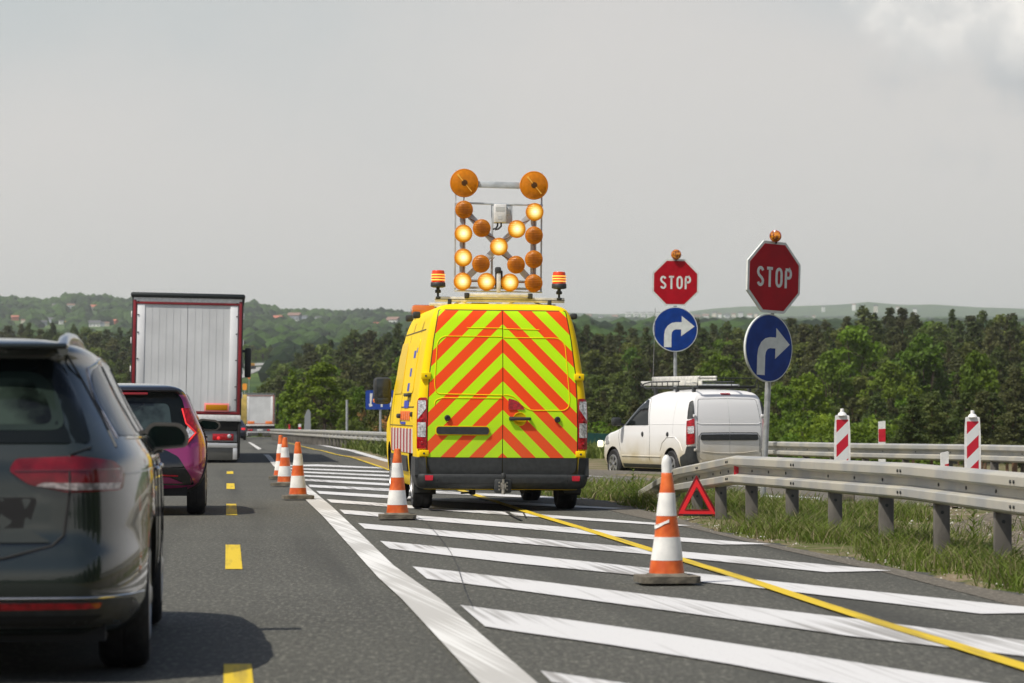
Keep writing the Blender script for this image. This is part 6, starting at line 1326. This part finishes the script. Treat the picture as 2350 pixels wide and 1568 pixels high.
LD = ('spring green leafy tree among the pines of the forest on the right', 'leafy trees of the forest on the right')
def forest(rows_, sky, u0, u1, du, pl, dl_, pd, clear=None, kinds=('leafy',)):
    for ri, (Y, lift, jit) in enumerate(rows_):
        u = u0 + tr_.random() * du
        while u < u1:
            if not (clear and clear(u, Y)):
                yy = Y * (1 + tr_.uniform(-.03, .03)); dec = tr_.random() < pd(u, ri); vt = interp(u, sky) + lift + tr_.uniform(-jit, jit)
                if dec: tree_px(('leafy', 1 if tr_.random() < .7 else tr_.randrange(4)), u, vt + 8, yy, dl_[0], dl_[1], tr_.uniform(.9, 1.25), 5)
                else: tree_px(('pine', tr_.randrange(8)), u, vt, yy, pl[0], pl[1], tr_.uniform(.75, 1.25), 6)
            u += du * tr_.uniform(.7, 1.35) * (1 if ri == 0 else 1.05)
forest([(520, 4, 12), (455, 28, 12), (400, 58, 14), (350, 95, 16), (300, 140, 18), (262, 185, 16)], RSKY, 1230, 2480, 36, LR, LD, lambda u, ri: .24 + (.16 if 1550 < u < 2060 else .02) + .01 * ri)
for (u, v, Y, k, wx) in ((1960,740,330,('fine',0),1.0),(2120,760,300,('fine',1),1.0),(2245,800,240,('fine',1),.75),(1850,850,230,('fine',0),.9),(1790,870,210,('leafy',3),.9),(2040,820,280,('leafy',0),1.),(1900,800,290,('leafy',2),.9),(1650,800,300,('leafy',3),.8),(2330,840,250,('pine',1),1.)):
    tree_px(k, u, v, Y, LD[0] if k[0] != 'pine' else LR[0], LD[1] if k[0] != 'pine' else LR[1], wx)
BL = ('low green bush at the foot of the forest behind the back guard rail', 'bushes behind the back guard rail')
for k in range(30):
    u = 1330 + k * 40 + tr_.uniform(-12, 12); Y = 150 + tr_.uniform(0, 60); v = (930 if u < 1780 else (905 if u < 2070 else 925)) + tr_.uniform(-18, 22)
    tree_px(('bush', tr_.randrange(3)) if (1700 < u < 2080 or u < 1400) else ('pine', tr_.randrange(5)), u, v - (0 if 1700 < u < 2080 else 15), Y, *(BL if (1700 < u < 2080 or u < 1400) else LR), 1.1 if u < 2080 else 1.3, 2.)
for (u, v, Y) in ((1800,880,190),(1880,885,180),(1960,885,185),(2030,900,175),(1740,900,195)): tree_px(('bush', 1 if u % 3 else 0), u, v, Y, *BL, .75, 2.)
# middle and left forests
MS = [(585,862),(600,850),(640,822),(700,795),(760,775),(850,762),(950,748),(1100,742)]
LM = ('dark pine of the forest in the middle distance left of the yellow van', 'pines in the middle distance'); LMD = ('leafy green tree at the forest edge left of the yellow van', 'leafy trees in the middle distance')
forest([(620, 0, 10), (520, 26, 12), (440, 55, 14), (370, 88, 14), (310, 120, 14)], MS, 606, 1120, 27, LM, LMD, lambda u, ri: .10 + .12 * ri + (.25 if u < 700 else 0), clear=lambda u, Y: u < 600 + (Y < 400) * 25)
for (u, v, Y, k, wx) in ((672,842,215,('poplar',0),1.0),(712,890,225,('leafy',1),1.),(800,905,190,('leafy',0),1.0),(925,810,230,('leafy',2),1.),(830,880,205,('leafy',0),.9)):
    tree_px(k, u, v, Y, *LMD, wx, 2.)
tree_px(('fine', 0), 745, 826, 205, 'bright green rounded tree standing at the forest edge above the sandy track', None, 1.25)
tree_px(('blossom', 0), 868, 850, 150, 'brownish flowering shrub with pale blossom candles behind the blue lane sign', None, .62, 2.)
tree_px(('blossom', 1), 905, 838, 160, 'taller reddish flowering shrub beside the mirror of the yellow van', None, .62, 2.)
tree_px(('blossom', 1), 880, 940, 125, 'low pale flowering shrub below the blue lane sign', None, .9, 1.2)
tree_px(('bush', 2), 812, 945, 140, 'low dark bush right of the sandy track', None, .8, 1.)
LS = [(-160,752),(0,752),(80,748),(180,745),(300,752),(420,765),(560,800)]
LL = ('dark pine of the wooded slope behind the estate car and the large trailer', 'pines on the left slope'); LLD = ('mid green leafy tree on the left slope behind the estate car', 'leafy trees on the left slope')
forest([(900, 0, 8), (800, 22, 9), (700, 46, 10), (620, 72, 10), (540, 100, 12), (460, 130, 12)], LS, -120, 335, 24, LL, LLD, lambda u, ri: .22 + .04 * ri)
for k in range(12): u = 340 + k * 16; tree_px(('pine', tr_.randrange(5)), u, interp(u, LS) + tr_.uniform(-5, 20), 900, *LL, 1.1, 6)
for k in range(12): u = 548 + k * 8; tree_px(('leafy' if k % 3 else 'pine', tr_.randrange(4)), u, 795 + tr_.uniform(-6, 14), 1350 + tr_.uniform(-40, 60), 'dark tree beyond the far road above the distant trailer', 'trees beyond the far road', 1.2, 6)

mat('window_dark', (.04,.045,.05), .2)
WW = mat('house_white', (.80,.79,.76), .8); WC = mat('house_cream', (.62,.56,.46), .8); WG = mat('house_grey', (.33,.36,.42), .8); RR_ = mat('roof_red', (.42,.13,.08), .8); RD = mat('roof_dark', (.09,.09,.10), .8); RB = mat('roof_brown', (.22,.13,.10), .8)
HS = [(162,704,13,WW,RB,'white house high on the wooded hill'),(124,701,7,WC,RD,'narrow cream house at the top of the hill, left of the white one'),(183,704,6,WC,RB,'small cream house between the white house and the red roofed one'),(213,708,17,WC,RR_,'red roofed house near the hilltop left of the large trailer'),(34,731,13,RR_,RR_,'red house low on the hill above the estate car roof'),(54,738.5,9,WC,RB,'little cream house right of the red one'),(117,737,16,WG,RD,'slate grey house in the middle of the hillside'),(97,743,15,WG,RD,'low grey house below the slate grey one'),(140,740,8,WW,RD,'small white gable among the trees'),(154,742,7,WC,RR_,'small cream gable among the trees'),(217,745,20,WW,RD,'large white block house, brightest on the left hillside'),(236,744,9,WG,RD,'dark annex beside the large white block house'),(261,740,13,RR_,RR_,'red roofed cottage just left of the large trailer'),(245,744,8,WC,RB,'beige shed between the annex and the red cottage'),(2,736,8,WG,RD,'grey house at the left edge of the photo'),
 (637,733,18,WC,RR_,'red roofed house right of the large trailer'),(676,728,22,WG,RB,'long brownish grey house under the skyline'),(682,737,8,WW,RD,'tiny white house below the long brownish one'),(700,730,10,WG,RD,'grey house right of the long brownish one'),(709,735,8,WW,RB,'small white house in the village row'),(722,736,7,WW,RD,'second small white house in the village row'),(730,733,12,WW,RD,'white gabled house closing the village row'),(796,739,9,WC,RD,'cream house above the dark pines'),(804,743,13,WC,RR_,'wide cream house above the dark pines'),(837,741,12,WW,RD,'white house left of the yellow van'),(851,743,6,WC,RD,'tiny house in the trees left of the yellow van'),(864,746,10,WC,RR_,'orange roofed house left of the yellow van'),(883,740,12,WG,RB,'greyish house in the trees near the yellow van'),(903,738,23,WW,RB,'big pale house with brown roof, closest to the yellow van')]
HY = {(h_[0], h_[1]): min(4150, max(1500, GH(h_[0], h_[1] + 5)[1])) for h_ in HS}
HZ = [(h_[0], h_[2] * 1.0, HY[(h_[0], h_[1])]) for h_ in HS]
# ------------------------------------------------------------------ far woods on the hills (uncountable)
def clump(mb, x, y, z, r, h, r_):
    o = len(mb.v); n1 = 7; a0 = r_.random() * 6.28
    for (f, g) in ((1.0,.0),(1.05,.38),(.72,.74)):
        for k in range(n1): a = a0 + 6.283 * k / n1; q = r * f * r_.uniform(.78, 1.2); mb.v.append((x + q*math.cos(a), y + q*math.sin(a), z + h * (g + r_.uniform(-.08, .08))))
    mb.v.append((x, y, z + h * r_.uniform(.92, 1.1)))
    for j in range(2):
        for k in range(n1): mb.f.append((o+j*n1+k, o+j*n1+(k+1)%n1, o+(j+1)*n1+(k+1)%n1, o+(j+1)*n1+k)); mb.m.append(0)
    for k in range(n1): mb.f.append((o+2*n1+k, o+2*n1+(k+1)%n1, o+3*n1)); mb.m.append(0)
FARW = leafmat('far_foliage', (.009,.030,.008), (.055,.115,.018), .011, .8, lo=.42, hi=.58); FARW.node_tree.nodes['Noise Texture'].inputs['Detail'].default_value = 10
fw = MB(); r_ = random.Random(77)
for k in range(11500):
    Y = 1000 + 3350 * r_.random() ** .75; u = -150 + 1500 * r_.random(); x = AT(u, HOR, Y).x
    if Y < 1500 and u > 530 and u < 650: continue
    if any(abs(u - a) < w_ and yh - 560 < Y < yh + 25 for a, w_, yh in HZ): continue
    f = mnoise.noise((x / 150, Y / 260, 5.)) + .35 * mnoise.noise((x / 40, Y / 60, 9.))
    if f < -.12 and Y > 1500 and r_.random() < .85: continue
    s = r_.uniform(3.2, 6.5) * (1 + Y / 9000); clump(fw, x, Y, HG(x, Y) - 1, s, s * r_.uniform(1.1, 1.6), r_)
for k in range(4200):
    Y = 1100 + 7500 * r_.random(); u = 1250 + 1250 * r_.random(); x = AT(u, HOR, Y).x
    if mnoise.noise((x / 400, Y / 900, 2.)) < -.05: continue
    s = r_.uniform(5, 9) * (1 + Y / 9000); clump(fw, x, Y, HG(x, Y) - 2, s, min(9, s * r_.uniform(.8, 1.1)), r_)
tag(fw.build('far_woods', FARW, smooth=False), kind='stuff')
bw = MB(); r_ = random.Random(31)
for k in range(330):
    sd_ = r_.random()
    if sd_ < .38: x, Y = -42 - 22 * r_.random(), -250 + 300 * r_.random()
    elif sd_ < .7: x, Y = 34 + 26 * r_.random(), -250 + 270 * r_.random()
    else: x, Y = -60 + 110 * r_.random(), -230 - 30 * r_.random()
    s = r_.uniform(3, 5); clump(bw, x, Y, -1, s, r_.uniform(9, 16), r_)
tag(bw.build('roadside_woods', leafmat('near_foliage', (.020,.045,.012), (.060,.100,.020), .35, .8), smooth=False), kind='stuff')
# ------------------------------------------------------------------ houses and apartment blocks
def house(u, v, wpx, Y, wall, roof, label, flat=False, hr=.75):
    k = Y / 7200; w_ = wpx * k; h = w_ * hr * .55; c = AT(u, v, Y); z0 = c.z - h * .9; t = empty('house' if not flat else 'apartment_block', (c.x, Y, z0), R(rnd.uniform(-35, 35)) if not flat else R(8), label, 'house' if not flat else 'building', 'houses on the distant hill' if not flat else 'apartment blocks on the horizon')
    q = MB(); q.box((-w_/2,-w_*.35,-h*2),(w_/2,w_*.35,h)); q.build('wall', wall, t)
    q = MB()
    if flat: q.box((-w_/2-.3,-w_*.35-.3,h),(w_/2+.3,w_*.35+.3,h+1.)); q.build('roof', roof, t)
    else:
        e = w_*.06; rh = h * .6; q.add([(-w_/2-e,-w_*.35-e,h),(w_/2+e,-w_*.35-e,h),(w_/2+e,w_*.35+e,h),(-w_/2-e,w_*.35+e,h),(-w_/2-e,0,h+rh),(w_/2+e,0,h+rh)], [(0,1,5,4),(2,3,4,5),(0,4,3),(1,2,5),(3,2,1,0)]); q.build('roof', roof, t)
    if w_ > 9:
        for i in range(3 if not flat else 4):
            for j in range(1 if not flat else 5):
                q = MB(); xw = -w_/2 + w_ * (i + .5) / (3 if not flat else 4); zw = h*.45 if not flat else -h + h * 1.9 * (j+.4) / 5; q.box((xw-w_*.05,-w_*.35-.06,zw-h*.10),(xw+w_*.05,-w_*.35-.01,zw+h*.10)); q.build('window', MATS['window_dark'], t)
    return t
for (u, v, wp, wa, ro, lb) in HS: house(u, v - 2.5, wp * 1.25, HY[(u, v)], wa, ro, lb)
AB = mat('block_white', (.78,.77,.74), .8)
for i, (u, wp) in enumerate(((1442,11),(1460,11),(1476,11),(1493,13),(1511,13),(1531,12))):
    house(u, 719, wp, 7200, AB, RD, 'pale tower block on the horizon, %s from the left in the row of six' % ('first','second','third','fourth','fifth','sixth')[i], True, 2.6)
for i, (u, v, wp) in enumerate(((1640,719,10),(1652,722,8),(1668,724,12),(1684,722,9),(1700,719,10),(1722,724,12),(1736,721,8),(1620,726,14),(1850,728,10),(1868,726,7),(1890,705,7),(1960,700,8),(2010,703,9),(2060,706,7),(2100,710,9),(1350,727,16),(1380,729,12),(1412,728,14),(1560,729,20),(1600,728,14))):
    house(u, v, wp, 7000, AB if i % 3 else WC, RB if i % 2 else RD, 'faint pale building of the far town under the hazy hills', False, 1.0)['group'] = 'buildings of the far town'

# ------------------------------------------------------------------ haze: the air between here and the hills
hm = bpy.data.materials.new('haze'); hm.use_nodes = True; nt = hm.node_tree
for n in list(nt.nodes):
    if n.type != 'OUTPUT_MATERIAL': nt.nodes.remove(n)
pv = nt.nodes.new('ShaderNodeVolumePrincipled'); pv.inputs['Color'].default_value = (.94, .96, .98, 1); pv.inputs['Density'].default_value = HAZE if 'HAZE' in globals() else   .00008; pv.inputs['Anisotropy'].default_value = .25
nt.links.new(pv.outputs[0], [n for n in nt.nodes if n.type == 'OUTPUT_MATERIAL'][0].inputs['Volume'])
zs = [v.co.z for v in g.data.vertices]; xs = [abs(v.co.x) for v in g.data.vertices]
hz_ = MB().box((-max(xs)-5, -330, min(zs)-1), (max(xs)+5, rows[-1]+5, max(zs)+45)).build('haze', hm, smooth=False); tag(hz_, kind='stuff'); hz_.visible_shadow = True
